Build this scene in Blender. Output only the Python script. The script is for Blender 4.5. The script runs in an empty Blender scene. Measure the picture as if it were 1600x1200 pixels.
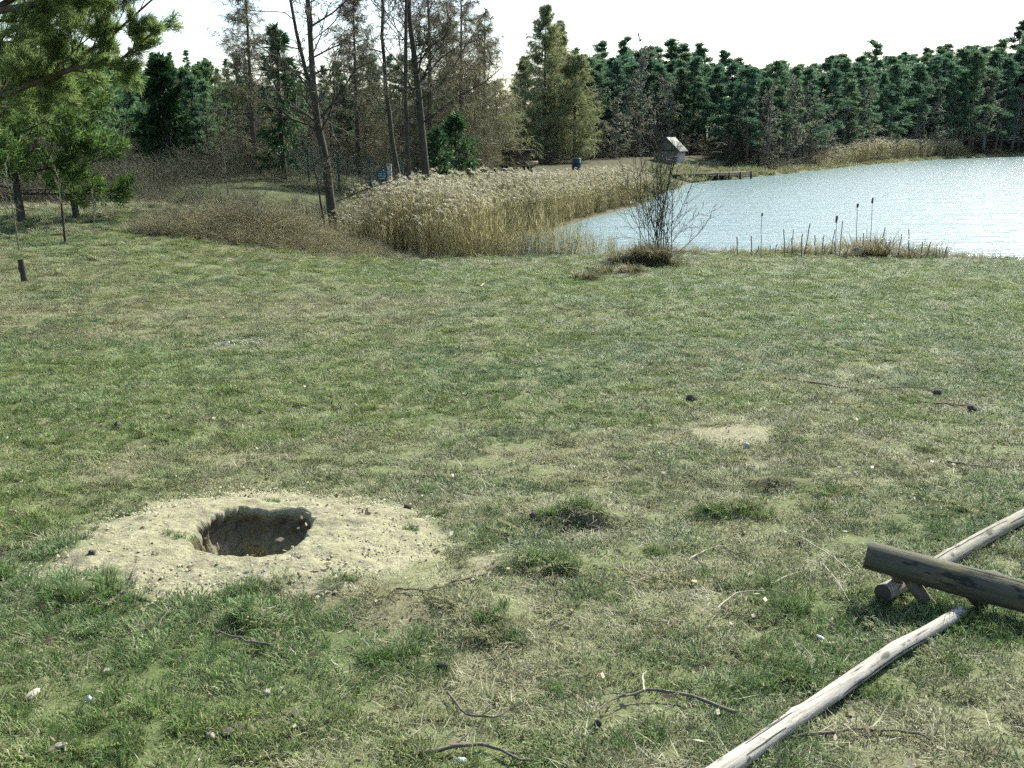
import bpy, math
import numpy as np
from mathutils import Vector

R = math.radians
SC = bpy.context.scene
COL = SC.collection
rng = np.random.default_rng(7)

# ------------------------------------------------------------------ camera, sky, sun, exposure
EYE = 3.2                       # eye height above the lake
PITCH = R(13.46)
FPX = 1604.0                    # focal length in pixels of the 1600 px wide photograph
cam = bpy.data.cameras.new('camera')
cam.sensor_width = 36.0
cam.lens = 36.0 * FPX / 1600.0
cam.clip_start = 0.05
cam.clip_end = 3000
camo = bpy.data.objects.new('camera', cam)
camo.location = (0, 0, EYE)
camo.rotation_euler = (R(90) - PITCH, 0, 0)
COL.objects.link(camo)
SC.camera = camo

SUN_AZ, SUN_EL = R(36), R(42)
world = bpy.data.worlds.new('World')
SC.world = world
world.use_nodes = True
wn = world.node_tree
sky = wn.nodes.new('ShaderNodeTexSky')
sky.sky_type = 'NISHITA'
sky.sun_disc = False
sky.sun_elevation = SUN_EL
sky.sun_rotation = SUN_AZ
sky.air_density = 1.0
sky.dust_density = 1.8
sky.ozone_density = 2.0
wn.links.new(sky.outputs[0], wn.nodes['Background'].inputs[0])
wn.nodes['Background'].inputs[1].default_value = 0.135

sun = bpy.data.lights.new('sun', 'SUN')
sun.energy = 5.0
sun.angle = R(0.53)
sun.color = (0.99, 1.0, 0.86)
suno = bpy.data.objects.new('sun', sun)
sdir = Vector((math.sin(SUN_AZ) * math.cos(SUN_EL), math.cos(SUN_AZ) * math.cos(SUN_EL), math.sin(SUN_EL)))
suno.rotation_euler = sdir.to_track_quat('Z', 'Y').to_euler()
suno.location = sdir * 60
COL.objects.link(suno)

SC.view_settings.view_transform = 'Standard'
SC.view_settings.look = 'None'
SC.view_settings.exposure = 1.1
SC.view_settings.gamma = 1.0
SC.view_settings.use_curve_mapping = False
SC.cycles.max_bounces = 3
SC.cycles.diffuse_bounces = 2
SC.cycles.glossy_bounces = 2
SC.cycles.transmission_bounces = 2
SC.cycles.use_adaptive_sampling = True
SC.cycles.adaptive_threshold = 0.03
SC.cycles.use_denoising = False
SC.cycles.transparent_max_bounces = 8

# ------------------------------------------------------------------ numeric helpers
def sstep(a, b, x):
    t = np.clip((np.asarray(x, float) - a) / (b - a), 0, 1)
    return t * t * (3 - 2 * t)

def _hash(ix, iy, seed):
    n = (ix.astype(np.int64) * 374761393 + iy.astype(np.int64) * 668265263 + seed * 1442695041) & 0xFFFFFFFF
    n = ((n ^ (n >> 13)) * 1274126177) & 0xFFFFFFFF
    n = ((n ^ (n >> 16)) * 2246822519) & 0xFFFFFFFF
    return ((n ^ (n >> 15)) & 0xFFFF) / 65535.0

def vnoise(x, y, seed=0):
    x = np.asarray(x, float); y = np.asarray(y, float)
    ix = np.floor(x); iy = np.floor(y)
    fx = x - ix; fy = y - iy
    fx = fx * fx * (3 - 2 * fx); fy = fy * fy * (3 - 2 * fy)
    a = _hash(ix, iy, seed); b = _hash(ix + 1, iy, seed)
    c = _hash(ix, iy + 1, seed); d = _hash(ix + 1, iy + 1, seed)
    return (a * (1 - fx) + b * fx) * (1 - fy) + (c * (1 - fx) + d * fx) * fy   # 0..1

def fbm(x, y, f=1.0, octv=4, seed=0):
    s = 0; a = 0.5; t = 0
    for k in range(octv):
        s = s + a * vnoise(x * f + 17.3 * k, y * f - 9.1 * k, seed + k * 13)
        t += a; a *= 0.5; f *= 2.03
    return s / t

def sd_poly(x, y, P):
    """signed distance to polygon, positive outside"""
    x = np.asarray(x, float); y = np.asarray(y, float)
    d = np.full(np.broadcast(x, y).shape, 1e18)
    ins = np.zeros(d.shape, bool)
    n = len(P)
    for i in range(n):
        ax, ay = P[i]; bx, by = P[(i + 1) % n]
        ex, ey = bx - ax, by - ay
        wx, wy = x - ax, y - ay
        t = np.clip((wx * ex + wy * ey) / (ex * ex + ey * ey), 0, 1)
        d = np.minimum(d, (wx - ex * t) ** 2 + (wy - ey * t) ** 2)
        c = (ay > y) != (by > y)
        with np.errstate(divide='ignore', invalid='ignore'):
            xx = ax + (y - ay) / (by - ay if by != ay else 1e-9) * ex
        ins ^= c & (x < xx)
    d = np.sqrt(d)
    return np.where(ins, -d, d)

LAKE = [(300, 8), (40, 23.5), (20, 25.2), (13, 26.0), (10, 27.4), (7, 28.1), (4, 28.0), (1.5, 27.4), (0.2, 28.5), (-1.0, 31),
        (-0.2, 34.2), (0.9, 36), (3.2, 43), (5.9, 50.5), (9.0, 63), (13.0, 77), (18, 86), (24, 94.5), (42, 127),
        (66, 163), (98, 198), (150, 225), (230, 235), (330, 200)]
REED = [(-4.9, 26.6), (-3.4, 25.7), (-1.2, 25.5), (0.6, 26.0), (0.0, 28.5), (-0.9, 31), (-0.1, 34.4), (1.0, 36.2), (3.3, 43.2),
        (6.0, 50.7), (8.0, 59), (6.2, 60.5), (3.4, 55), (.4, 46.5), (-2.6, 40.5), (-5.0, 35), (-5.0, 29)]
THICK = [(-7.9, 21.8), (-6.4, 22.1), (-4.8, 23.2), (-3.2, 24.8), (-1.9, 25.4), (-3.4, 26.4), (-5.4, 26.3), (-7.4, 24.6)]

HX, HY = -1.22, 4.50            # the dug hole
MOUNDS = []                     # (x, y, radius_x, radius_y, height)

def H0(x, y):
    x = np.asarray(x, float); y = np.asarray(y, float)
    yy = np.clip(y, -12, 26)
    zc = 1.6 - 0.051 * yy
    zl = 1.6 - 0.028 * np.clip(yy, -12, 14) + 0.26 * sstep(16, 25, y)
    w = sstep(-2.2, -9.5, x)
    L = zc * (1 - w) + zl * w
    back = 0.62 + 0.85 * sstep(-3.5, -10, x) + np.clip(0.014 * (y - 30), 0, 2.2)
    L = L + (back - L) * sstep(24.5, 33, y)
    m = sstep(0.5, -0.7, sd_poly(x, y, REED))
    L = L * (1 - m) + 0.07 * m
    sd = sd_poly(x, y, LAKE)
    k = 0.25
    b = 0.03 + 0.20 * np.maximum(sd, 0)
    hmin = np.clip(0.5 + 0.5 * (b - L) / k, 0, 1)
    out = b * (1 - hmin) + L * hmin - k * hmin * (1 - hmin) * 0.5
    far = sstep(60, 90, y) * (np.clip(sd - 10, 0, 14) * 0.03 + np.clip(sd - 24, 0, 32) * 0.15)
    return np.where(sd > 0, np.maximum(out, 0.03) + far, np.maximum(-0.25 * (-sd) + 0.03, -1.2))

def H(x, y):
    x = np.asarray(x, float); y = np.asarray(y, float)
    z = H0(x, y)
    near = np.exp(-np.clip(y, 0, None) / 14.0)
    z = z + (fbm(x, y, 0.9, 2, 3) - 0.5) * 0.07 * sstep(27, 22, y)
    z = z + (fbm(x, y, 3.1, 3, 5) - 0.5) * 0.055 * near
    z = z + (fbm(x, y, 11.0, 2, 9) - 0.5) * 0.022 * near
    d = np.hypot((x - HX) / 1.15, (y - HY))
    z = z + 0.055 * np.exp(-((d - 0.42) / 0.30) ** 2)
    for (mx, my, rx, ry, h) in MOUNDS:
        z = z + h * np.exp(-(((x - mx) / rx) ** 2 + ((y - my) / ry) ** 2))
    return z

SP, CP = math.sin(PITCH), math.cos(PITCH)
_YS = np.concatenate([np.linspace(1.5, 30, 1500), np.geomspace(30.02, 400, 900)])
def ray(px, row):
    v = (600 - row) / FPX
    return ((px - 800) / FPX, CP + SP * v, -SP + CP * v)

def at(px, row, fn=None):
    """where the line of sight through a photograph pixel meets the terrain"""
    dx, dy, dz = ray(px, row)
    X = _YS * dx / dy; Z = EYE + _YS * dz / dy
    h = (fn or H)(X, _YS)
    i = int(np.argmax(Z <= h))
    if i == 0: i = len(_YS) - 1
    return Vector((X[i], _YS[i], float(h[i])))

def P3(px, row, Y):
    dx, dy, dz = ray(px, row)
    return np.array((Y * dx / dy, Y, EYE + Y * dz / dy))

def onpx(px, Y, row=240):
    """ground point at depth Y in the direction of a photograph column"""
    dx, dy, dz = ray(px, row)
    x = Y * dx / dy
    return np.array((x, Y, float(H(x, Y))))

def toprow(row, Y):
    dx, dy, dz = ray(800, row)
    return EYE + Y * dz / dy

# features of the meadow that change its relief (positions from the plain terrain)
for (px, row, rx, ry, h) in [(905, 808, .24, .10, .07), (900, 828, .20, .055, -.075), (1205, 755, .17, .07, .04), (1205, 766, .17, .05, -.06),
                             (388, 972, .10, .06, .06), (385, 990, .09, .035, -.05), (1000, 416, .8, .6, .30), (950, 428, 1.0, .4, .12),
                             (1150, 800, .22, .1, .04), (830, 880, .3, .1, .04), (1160, 672, .4, .3, .03), (620, 1030, .12, .09, .03),
                             (780, 965, .14, .08, .03), (110, 930, .2, .1, .03), (880, 885, .15, .07, .03), (1230, 955, .15, .1, .02)]:
    p = at(px, row)
    MOUNDS.append((p.x, p.y, rx, ry, h))

# ------------------------------------------------------------------ mesh helpers
def mkmesh(name, parts, mats, smooth=False):
    """parts: list of (V[n,3], F[m,k], material index)"""
    vs, ls, st, tot, mi = [], [], [], [], []
    off = 0; lo = 0
    prev = 0
    for V, F, m in parts:                 # V None: faces over the vertices of the part before
        F = np.asarray(F, np.int32)
        if len(F) == 0: continue
        if V is None:
            V = np.zeros((0, 3), np.float32); o_ = prev
        else:
            V = np.asarray(V, np.float32).reshape(-1, 3); o_ = off; prev = off
        vs.append(V); ls.append((F + o_).ravel())
        k = F.shape[1]
        st.append(lo + np.arange(len(F)) * k); tot.append(np.full(len(F), k)); mi.append(np.full(len(F), m))
        off += len(V); lo += F.size
    V = np.concatenate(vs); Lp = np.concatenate(ls); S = np.concatenate(st); T = np.concatenate(tot); M = np.concatenate(mi)
    me = bpy.data.meshes.new(name)
    me.vertices.add(len(V)); me.vertices.foreach_set('co', V.ravel().astype(np.float32))
    me.loops.add(len(Lp)); me.loops.foreach_set('vertex_index', Lp.astype(np.int32))
    me.polygons.add(len(S))
    me.polygons.foreach_set('loop_start', S.astype(np.int32))
    me.polygons.foreach_set('loop_total', T.astype(np.int32))
    me.polygons.foreach_set('material_index', M.astype(np.int32))
    if smooth: me.polygons.foreach_set('use_smooth', np.ones(len(S), bool))
    for m in (mats if isinstance(mats, (list, tuple)) else [mats]): me.materials.append(m)
    me.update(calc_edges=True)
    return me

def link(name, me, parent=None, loc=None, label=None, cat=None, group=None, kind=None):
    o = bpy.data.objects.new(name, me)
    COL.objects.link(o)
    if loc is not None: o.location = loc
    if parent is not None: o.parent = parent
    tag(o, label, cat, group, kind)
    return o

def tag(o, label=None, cat=None, group=None, kind=None):
    if label: o['label'] = label
    if cat: o['category'] = cat
    if group: o['group'] = group
    if kind: o['kind'] = kind
    return o

def unit(a):
    return a / np.maximum(np.linalg.norm(a, axis=-1, keepdims=True), 1e-9)

def loft(P, Rd, n=5, cap=True):
    """tubes along polylines P[N,K,3] with radii Rd[N,K] -> V, quads"""
    P = np.asarray(P, float); Rd = np.asarray(Rd, float)
    if P.ndim == 2: P = P[None]; Rd = Rd[None]
    N, K, _ = P.shape
    T = np.empty_like(P)
    T[:, 1:-1] = P[:, 2:] - P[:, :-2]; T[:, 0] = P[:, 1] - P[:, 0]; T[:, -1] = P[:, -1] - P[:, -2]
    T = unit(T)
    D = unit(P[:, -1] - P[:, 0])
    ref = np.where(np.abs(D[:, 2:3]) > 0.8, np.array([[1.0, 0, 0]]), np.array([[0, 0, 1.0]]))
    U = unit(np.cross(T, ref[:, None, :])); W = np.cross(T, U)
    a = np.arange(n) * 2 * math.pi / n
    ring = U[:, :, None, :] * np.cos(a)[None, None, :, None] + W[:, :, None, :] * np.sin(a)[None, None, :, None]
    V = P[:, :, None, :] + ring * Rd[:, :, None, None]
    base = (np.arange(N) * K * n)[:, None, None] + (np.arange(K - 1) * n)[None, :, None]
    j = np.arange(n)[None, None, :]; j2 = (np.arange(n) + 1) % n
    j2 = j2[None, None, :]
    F = np.stack([base + j, base + j2, base + n + j2, base + n + j], -1).reshape(-1, 4)
    return V.reshape(-1, 3), F

def caps(P, Rd, n, which=(0, -1)):
    """end discs matching loft() of one polyline; returns V, tris"""
    V, _ = loft(P, Rd, n)
    K = len(P); out = []; fs = []; off = 0
    for w in which:
        k = 0 if w == 0 else K - 1
        r = V.reshape(K, n, 3)[k]
        out.append(np.vstack([np.asarray(P[k])[None], r]))
        f = np.array([[0, 1 + i, 1 + (i + 1) % n] for i in range(n)])
        if w == 0: f = f[:, ::-1]
        fs.append(f + off); off += n + 1
    return np.vstack(out), np.vstack(fs)

def needles(C, D, L, W, r, taper=True):
    """slim triangles from C along D"""
    D = unit(D)
    q = unit(np.cross(D, r.normal(size=D.shape)))
    L = np.asarray(L)[..., None] * np.ones((len(C), 1)); W = np.asarray(W)[..., None] * np.ones((len(C), 1))
    V = np.stack([C - q * W * .5, C + q * W * .5, C + D * L], 1)
    F = np.arange(len(C) * 3).reshape(-1, 3)
    return V.reshape(-1, 3), F

def leaves(C, D, L, W, r):
    """slim kite shaped quads from C along D"""
    D = unit(D)
    q = unit(np.cross(D, r.normal(size=D.shape)))
    L = np.asarray(L)[..., None] * np.ones((len(C), 1)); W = np.asarray(W)[..., None] * np.ones((len(C), 1))
    V = np.stack([C, C + D * L * .45 + q * W * .5, C + D * L, C + D * L * .45 - q * W * .5], 1)
    F = np.arange(len(C) * 4).reshape(-1, 4)
    return V.reshape(-1, 3), F

def grow(S, D, L, R0, K, wob, up, r, r_end=0.35, droop=None):
    """N branches of K steps -> P[N,K+1,3], radii"""
    N = len(S)
    P = np.empty((N, K + 1, 3)); P[:, 0] = S
    d = unit(D)
    st = (np.asarray(L) / K)[:, None]
    for k in range(K):
        d = unit(d + r.normal(size=(N, 3)) * wob + np.array([0, 0, 1.0]) * up)
        P[:, k + 1] = P[:, k] + d * st
    t = np.linspace(0, 1, K + 1)[None]
    Rr = np.asarray(R0)[:, None] * (1 - (1 - r_end) * t)
    return P, Rr

def kids(P, Rr, per, t0, t1, ang, lr, rr, r, L=None, flat=0.0):
    """spawn per children on each polyline"""
    N, K, _ = P.shape
    n = N * per
    idx = np.repeat(np.arange(N), per)
    t = (t0 + (t1 - t0) * (np.tile(np.arange(per), N) + r.random(n)) / per) * (K - 1)
    k = np.clip(t.astype(int), 0, K - 2); f = (t - k)[:, None]
    S = P[idx, k] * (1 - f) + P[idx, k + 1] * f
    T = unit(P[idx, k + 1] - P[idx, k])
    q = r.normal(size=(n, 3)); q[:, 2] *= (1 - flat)
    q = unit(q - T * (q * T).sum(1, keepdims=True))
    a = (ang[0] + (ang[1] - ang[0]) * r.random(n))[:, None]
    D = T * np.cos(a) + q * np.sin(a)
    PL = np.linalg.norm(P[:, 1:] - P[:, :-1], axis=2).sum(1) if L is None else L
    tt = t / (K - 1)
    ln = PL[idx] * (lr[0] + (lr[1] - lr[0]) * r.random(n)) * (1.15 - 0.75 * tt)
    rad = (Rr[idx, k] * (1 - f[:, 0]) + Rr[idx, k + 1] * f[:, 0]) * rr
    return S, D, ln, rad

# ------------------------------------------------------------------ materials
def new_mat(name):
    m = bpy.data.materials.new(name); m.use_nodes = True
    nt = m.node_tree
    return m, nt, nt.nodes['Principled BSDF'], nt.nodes['Material Output']

def N(nt, typ, **kw):
    n = nt.nodes.new(typ)
    for k, v in kw.items(): setattr(n, k, v)
    return n

def ramp(nt, fac, stops):
    c = N(nt, 'ShaderNodeValToRGB')
    e = c.color_ramp.elements
    while len(e) < len(stops): e.new(0.5)
    for i, (p, col) in enumerate(stops):
        e[i].position = p; e[i].color = (*col, 1)
    nt.links.new(fac, c.inputs[0])
    return c.outputs[0]

def bark(name, c1, c2, scale=(6, 6, 1.2), nscale=3.0, bump=0.4, rough=0.9, c3=None):
    m, nt, b, out = new_mat(name)
    tc = N(nt, 'ShaderNodeTexCoord'); mp = N(nt, 'ShaderNodeMapping'); mp.inputs['Scale'].default_value = scale
    nt.links.new(tc.outputs['Object'], mp.inputs[0])
    no = N(nt, 'ShaderNodeTexNoise'); no.inputs['Scale'].default_value = nscale; no.inputs['Detail'].default_value = 6
    no.inputs['Roughness'].default_value = .7
    nt.links.new(mp.outputs[0], no.inputs[0])
    st = [(.30, c1), (.68, c2)] if c3 is None else [(.3, c1), (.52, c2), (.72, c3)]
    nt.links.new(ramp(nt, no.outputs[0], st), b.inputs['Base Color'])
    b.inputs['Roughness'].default_value = rough
    b.inputs['Specular IOR Level'].default_value = .2
    bp = N(nt, 'ShaderNodeBump'); bp.inputs['Strength'].default_value = bump; bp.inputs['Distance'].default_value = .02
    nt.links.new(no.outputs[0], bp.inputs['Height']); nt.links.new(bp.outputs[0], b.inputs['Normal'])
    return m

def foliage(name, stops, trans=0.35, attr=None, spec=0.25, objrand=0.0):
    """diffuse + translucent leaf; colour from random per island (or an instance attribute)"""
    m, nt, b, out = new_mat(name)
    ge = N(nt, 'ShaderNodeNewGeometry')
    if attr:
        at_ = N(nt, 'ShaderNodeAttribute', attribute_type='INSTANCER', attribute_name=attr)
        hs = N(nt, 'ShaderNodeHueSaturation')
        mr = N(nt, 'ShaderNodeMapRange'); mr.inputs[3].default_value = 0.55; mr.inputs[4].default_value = 1.5
        nt.links.new(ge.outputs['Random Per Island'], mr.inputs[0])
        nt.links.new(mr.outputs[0], hs.inputs['Value'])
        mix = N(nt, 'ShaderNodeMix', data_type='RGBA')
        # some blades in every tuft stay straw coloured
        th = N(nt, 'ShaderNodeMath', operation='MULTIPLY'); th.inputs[1].default_value = 7.31
        fr = N(nt, 'ShaderNodeMath', operation='FRACT')
        gt = N(nt, 'ShaderNodeMath', operation='GREATER_THAN'); gt.inputs[1].default_value = 1 - (stops[0][0])
        nt.links.new(ge.outputs['Random Per Island'], th.inputs[0]); nt.links.new(th.outputs[0], fr.inputs[0]); nt.links.new(fr.outputs[0], gt.inputs[0])
        nt.links.new(gt.outputs[0], mix.inputs['Factor'])
        nt.links.new(at_.outputs['Color'], mix.inputs['A'])
        mix.inputs['B'].default_value = (*stops[0][1], 1)
        nt.links.new(mix.outputs['Result'], hs.inputs['Color'])
        col = hs.outputs[0]
    else:
        fac = ge.outputs['Random Per Island']
        if objrand:
            oi = N(nt, 'ShaderNodeObjectInfo')
            ma = N(nt, 'ShaderNodeMix'); ma.inputs[0].default_value = objrand
            nt.links.new(fac, ma.inputs[2]); nt.links.new(oi.outputs['Random'], ma.inputs[3])
            fac = ma.outputs[0]
        col = ramp(nt, fac, stops)
    nt.links.new(col, b.inputs['Base Color'])
    b.inputs['Roughness'].default_value = .6
    b.inputs['Specular IOR Level'].default_value = spec
    tr = N(nt, 'ShaderNodeBsdfTranslucent')
    nt.links.new(col, tr.inputs[0])
    mx = N(nt, 'ShaderNodeMixShader'); mx.inputs[0].default_value = trans
    nt.links.new(b.outputs[0], mx.inputs[1]); nt.links.new(tr.outputs[0], mx.inputs[2])
    nt.links.new(mx.outputs[0], out.inputs[0])
    return m

M = {}
M['alder_bark'] = bark('alder_bark', (.022, .02, .015), (.085, .078, .055), (7, 7, 1.5))
M['larch_bark'] = bark('larch_bark', (.05, .04, .03), (.15, .12, .09))
M['pine_bark'] = bark('pine_bark', (.045, .033, .024), (.13, .095, .065))
M['dark_bark'] = bark('dark_bark', (.03, .026, .022), (.09, .075, .06))
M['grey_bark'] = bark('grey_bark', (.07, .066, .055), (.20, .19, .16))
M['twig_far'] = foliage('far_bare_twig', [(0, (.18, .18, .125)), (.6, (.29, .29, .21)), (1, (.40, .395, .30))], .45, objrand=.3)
M['birch_bark'] = bark('birch_bark', (.10, .09, .08), (.62, .60, .55), (3, 3, 3), 4)
M['sapling_bark'] = bark('sapling_bark', (.10, .095, .065), (.22, .205, .145), (3, 3, 3), 4)
M['twig'] = foliage('bare_twig', [(0, (.04, .036, .022)), (.6, (.095, .084, .05)), (1, (.19, .17, .105))], .2, objrand=.25)
M['twig_grey'] = foliage('grey_bare_twig', [(0, (.15, .145, .12)), (.6, (.25, .24, .20)), (1, (.36, .34, .29))], .4, objrand=.3)
M['larch_twig'] = foliage('larch_twig', [(0, (.13, .14, .06)), (.5, (.215, .23, .10)), (1, (.32, .335, .17))], .45, objrand=.3)
M['larch_twig_brown'] = foliage('larch_twig_brown', [(0, (.05, .047, .022)), (.6, (.115, .105, .048)), (1, (.20, .185, .095))], .3, objrand=.3)
M['pine_needle'] = foliage('pine_needle', [(0, (.045, .088, .036)), (.55, (.085, .155, .06)), (1, (.16, .24, .09))], .5, objrand=.3)
M['pine_over'] = foliage('near_pine_needle', [(0, (.08, .125, .04)), (.55, (.16, .225, .07)), (1, (.27, .34, .13))], .6)
M['pine_far'] = foliage('far_pine_needle', [(0, (.040, .092, .058)), (.45, (.078, .150, .088)), (1, (.17, .235, .105))], .5, objrand=.55)
M['pine_young'] = foliage('young_pine_needle', [(0, (.035, .075, .02)), (.55, (.085, .15, .035)), (1, (.17, .24, .06))], .4)  # yellow-green needles of the young pines
M['spruce'] = foliage('spruce_needle', [(0, (.016, .045, .018)), (.6, (.036, .088, .032)), (1, (.09, .165, .05))], .35)

# ground: colour attribute times fine grain
def ground_material():
    m, nt, b, out = new_mat('meadow_ground')
    a = N(nt, 'ShaderNodeAttribute', attribute_name='soil')
    ge = N(nt, 'ShaderNodeNewGeometry')
    n1 = N(nt, 'ShaderNodeTexNoise'); n1.inputs['Scale'].default_value = 60; n1.inputs['Detail'].default_value = 3; n1.inputs['Roughness'].default_value = .75
    n2 = N(nt, 'ShaderNodeTexNoise'); n2.inputs['Scale'].default_value = 9; n2.inputs['Detail'].default_value = 3; n2.inputs['Roughness'].default_value = .7
    nt.links.new(ge.outputs['Position'], n1.inputs[0]); nt.links.new(ge.outputs['Position'], n2.inputs[0])
    m1 = N(nt, 'ShaderNodeMapRange'); m1.inputs[1].default_value = .3; m1.inputs[2].default_value = .7; m1.inputs[3].default_value = .62; m1.inputs[4].default_value = 1.3
    m2 = N(nt, 'ShaderNodeMapRange'); m2.inputs[1].default_value = .3; m2.inputs[2].default_value = .7; m2.inputs[3].default_value = .8; m2.inputs[4].default_value = 1.18
    nt.links.new(n1.outputs[0], m1.inputs[0]); nt.links.new(n2.outputs[0], m2.inputs[0])
    mu = N(nt, 'ShaderNodeMath', operation='MULTIPLY'); nt.links.new(m1.outputs[0], mu.inputs[0]); nt.links.new(m2.outputs[0], mu.inputs[1])
    vm = N(nt, 'ShaderNodeVectorMath', operation='SCALE'); nt.links.new(a.outputs['Color'], vm.inputs[0]); nt.links.new(mu.outputs[0], vm.inputs['Scale'])
    nt.links.new(vm.outputs[0], b.inputs['Base Color'])
    b.inputs['Roughness'].default_value = .95; b.inputs['Specular IOR Level'].default_value = .1
    bp = N(nt, 'ShaderNodeBump'); bp.inputs['Strength'].default_value = .7; bp.inputs['Distance'].default_value = .012
    nt.links.new(n1.outputs[0], bp.inputs['Height']); nt.links.new(bp.outputs[0], b.inputs['Normal'])
    return m
M['ground'] = ground_material()

def water_material():
    m, nt, b, out = new_mat('lake_water')
    b.inputs['Base Color'].default_value = (.17, .245, .245, 1)
    b.inputs['Roughness'].default_value = .15
    b.inputs['IOR'].default_value = 1.333
    b.inputs['Specular IOR Level'].default_value = .5
    ge = N(nt, 'ShaderNodeNewGeometry')
    hts = []
    for sc, rot, nsc, amp in (((.55, 1.5, 1), .25, 1.5, 1.0), ((.8, 2.2, 1), -.2, 4.5, .45), ((.5, 1.2, 1), .1, .5, 1.2)):
        mp = N(nt, 'ShaderNodeMapping'); mp.inputs['Scale'].default_value = sc; mp.inputs['Rotation'].default_value = (0, 0, rot)
        nt.links.new(ge.outputs['Position'], mp.inputs[0])
        no = N(nt, 'ShaderNodeTexNoise'); no.inputs['Scale'].default_value = nsc; no.inputs['Detail'].default_value = 3
        nt.links.new(mp.outputs[0], no.inputs[0])
        mm = N(nt, 'ShaderNodeMath', operation='MULTIPLY'); mm.inputs[1].default_value = amp
        nt.links.new(no.outputs[0], mm.inputs[0]); hts.append(mm.outputs[0])
    s = hts[0]
    for h in hts[1:]:
        ad = N(nt, 'ShaderNodeMath', operation='ADD'); nt.links.new(s, ad.inputs[0]); nt.links.new(h, ad.inputs[1]); s = ad.outputs[0]
    bp = N(nt, 'ShaderNodeBump'); bp.inputs['Strength'].default_value = .7; bp.inputs['Distance'].default_value = .13
    nt.links.new(s, bp.inputs['Height']); nt.links.new(bp.outputs[0], b.inputs['Normal'])
    return m
M['water'] = water_material()

# ------------------------------------------------------------------ meadow colour fields
C_THATCH = np.array((.138, .148, .072)); C_MOSS = np.array((.075, .10, .036)); C_SAND = np.array((.235, .218, .14))
C_SOIL = np.array((.09, .072, .05)); C_LITTER = np.array((.06, .054, .03)); C_MUD = np.array((.10, .085, .055))
def blob(px, row, rx, ry):
    p = at(px, row); return (p.x, p.y, rx, ry)
LUSH = [blob(120, 590, 2.2, 1.6), blob(60, 640, 1.3, .9), blob(1250, 470, 5, 2.0), blob(1450, 495, 3, 1.5), blob(1400, 430, 7, 2.2), blob(940, 445, 2.2, 1.0), blob(330, 1020, .8, .45), blob(120, 1100, .8, .35),
        blob(400, 935, .28, .10), blob(700, 430, 4, 1.0), blob(1200, 1060, .55, .3), blob(620, 1030, .2, .15), blob(1450, 960, .5, .2), blob(230, 560, 1.3, .6)]
DRY = [blob(200, 480, 4.0, 2.2), blob(60, 430, 3, 2), blob(720, 920, .55, .45), blob(900, 990, .7, .4), blob(1040, 680, 1.2, .6), blob(560, 720, 1.0, .6), blob(1300, 720, 1.0, .8),
       blob(1150, 675, .7, .4), blob(450, 470, 4.0, 1.5), blob(1180, 440, 1.2, .25), blob(840, 800, .6, .3), blob(1230, 830, .5, .3), blob(1500, 1120, .5, .3), blob(930, 900, .8, .2)]
SANDY = [(*at(1150, 676)[:2], .40, .32, 1.0), (*at(1345, 524)[:2], .45, .18, .8), (*at(1180, 440)[:2], 1.0, .22, .4), (*at(740, 880)[:2], .42, .38, .48), (*at(1020, 690)[:2], .4, .25, .5), (*at(1310, 600)[:2], .5, .25, .25),
         (*at(850, 812)[:2], .25, .2, .45), (*at(1010, 770)[:2], .3, .12, .3), (*at(900, 532)[:2], .6, .12, .4), (*at(320, 495)[:2], 1.6, .5, .3), (*at(100, 550)[:2], .6, .3, .3), (*at(1250, 545)[:2], .5, .2, .2)]
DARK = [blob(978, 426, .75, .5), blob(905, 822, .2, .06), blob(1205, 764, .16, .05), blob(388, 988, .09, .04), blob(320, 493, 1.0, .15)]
def gsum(x, y, L):
    s = np.zeros(np.shape(x))
    for b in L:
        s = np.maximum(s, np.exp(-(((x - b[0]) / b[2]) ** 2 + ((y - b[1]) / b[3]) ** 2)) * (b[4] if len(b) > 4 else 1))
    return s

def sandmask(x, y):
    """1 where the pale dug sand covers the grass"""
    dx = (x - (HX + 0.02)); dy = (y - HY)
    n = (fbm(x, y, 3.0, 3, 21) - .5) * .95 + (fbm(x, y, 12.0, 2, 23) - .5) * .45
    d = np.hypot(dx / np.where(dx > 0, .86, .90), dy / np.where(dy > 0, .74, .78))
    main = sstep(1.10, .86, d + n * .75)
    more = gsum(x, y, SANDY)
    nn = fbm(x, y, 5.0, 3, 31)
    return np.clip(np.maximum(main, sstep(.35, .8, more + (nn - .5) * .9) * .9), 0, 1)

def greenness(x, y):
    g = .48 + (fbm(x, y, .35, 2, 41) - .5) * .5 + (fbm(x, y, 2.6, 3, 43) - .5) * 1.15
    g = g + .45 * gsum(x, y, LUSH) - .36 * gsum(x, y, DRY)
    return np.clip(g, 0, 1)

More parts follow.
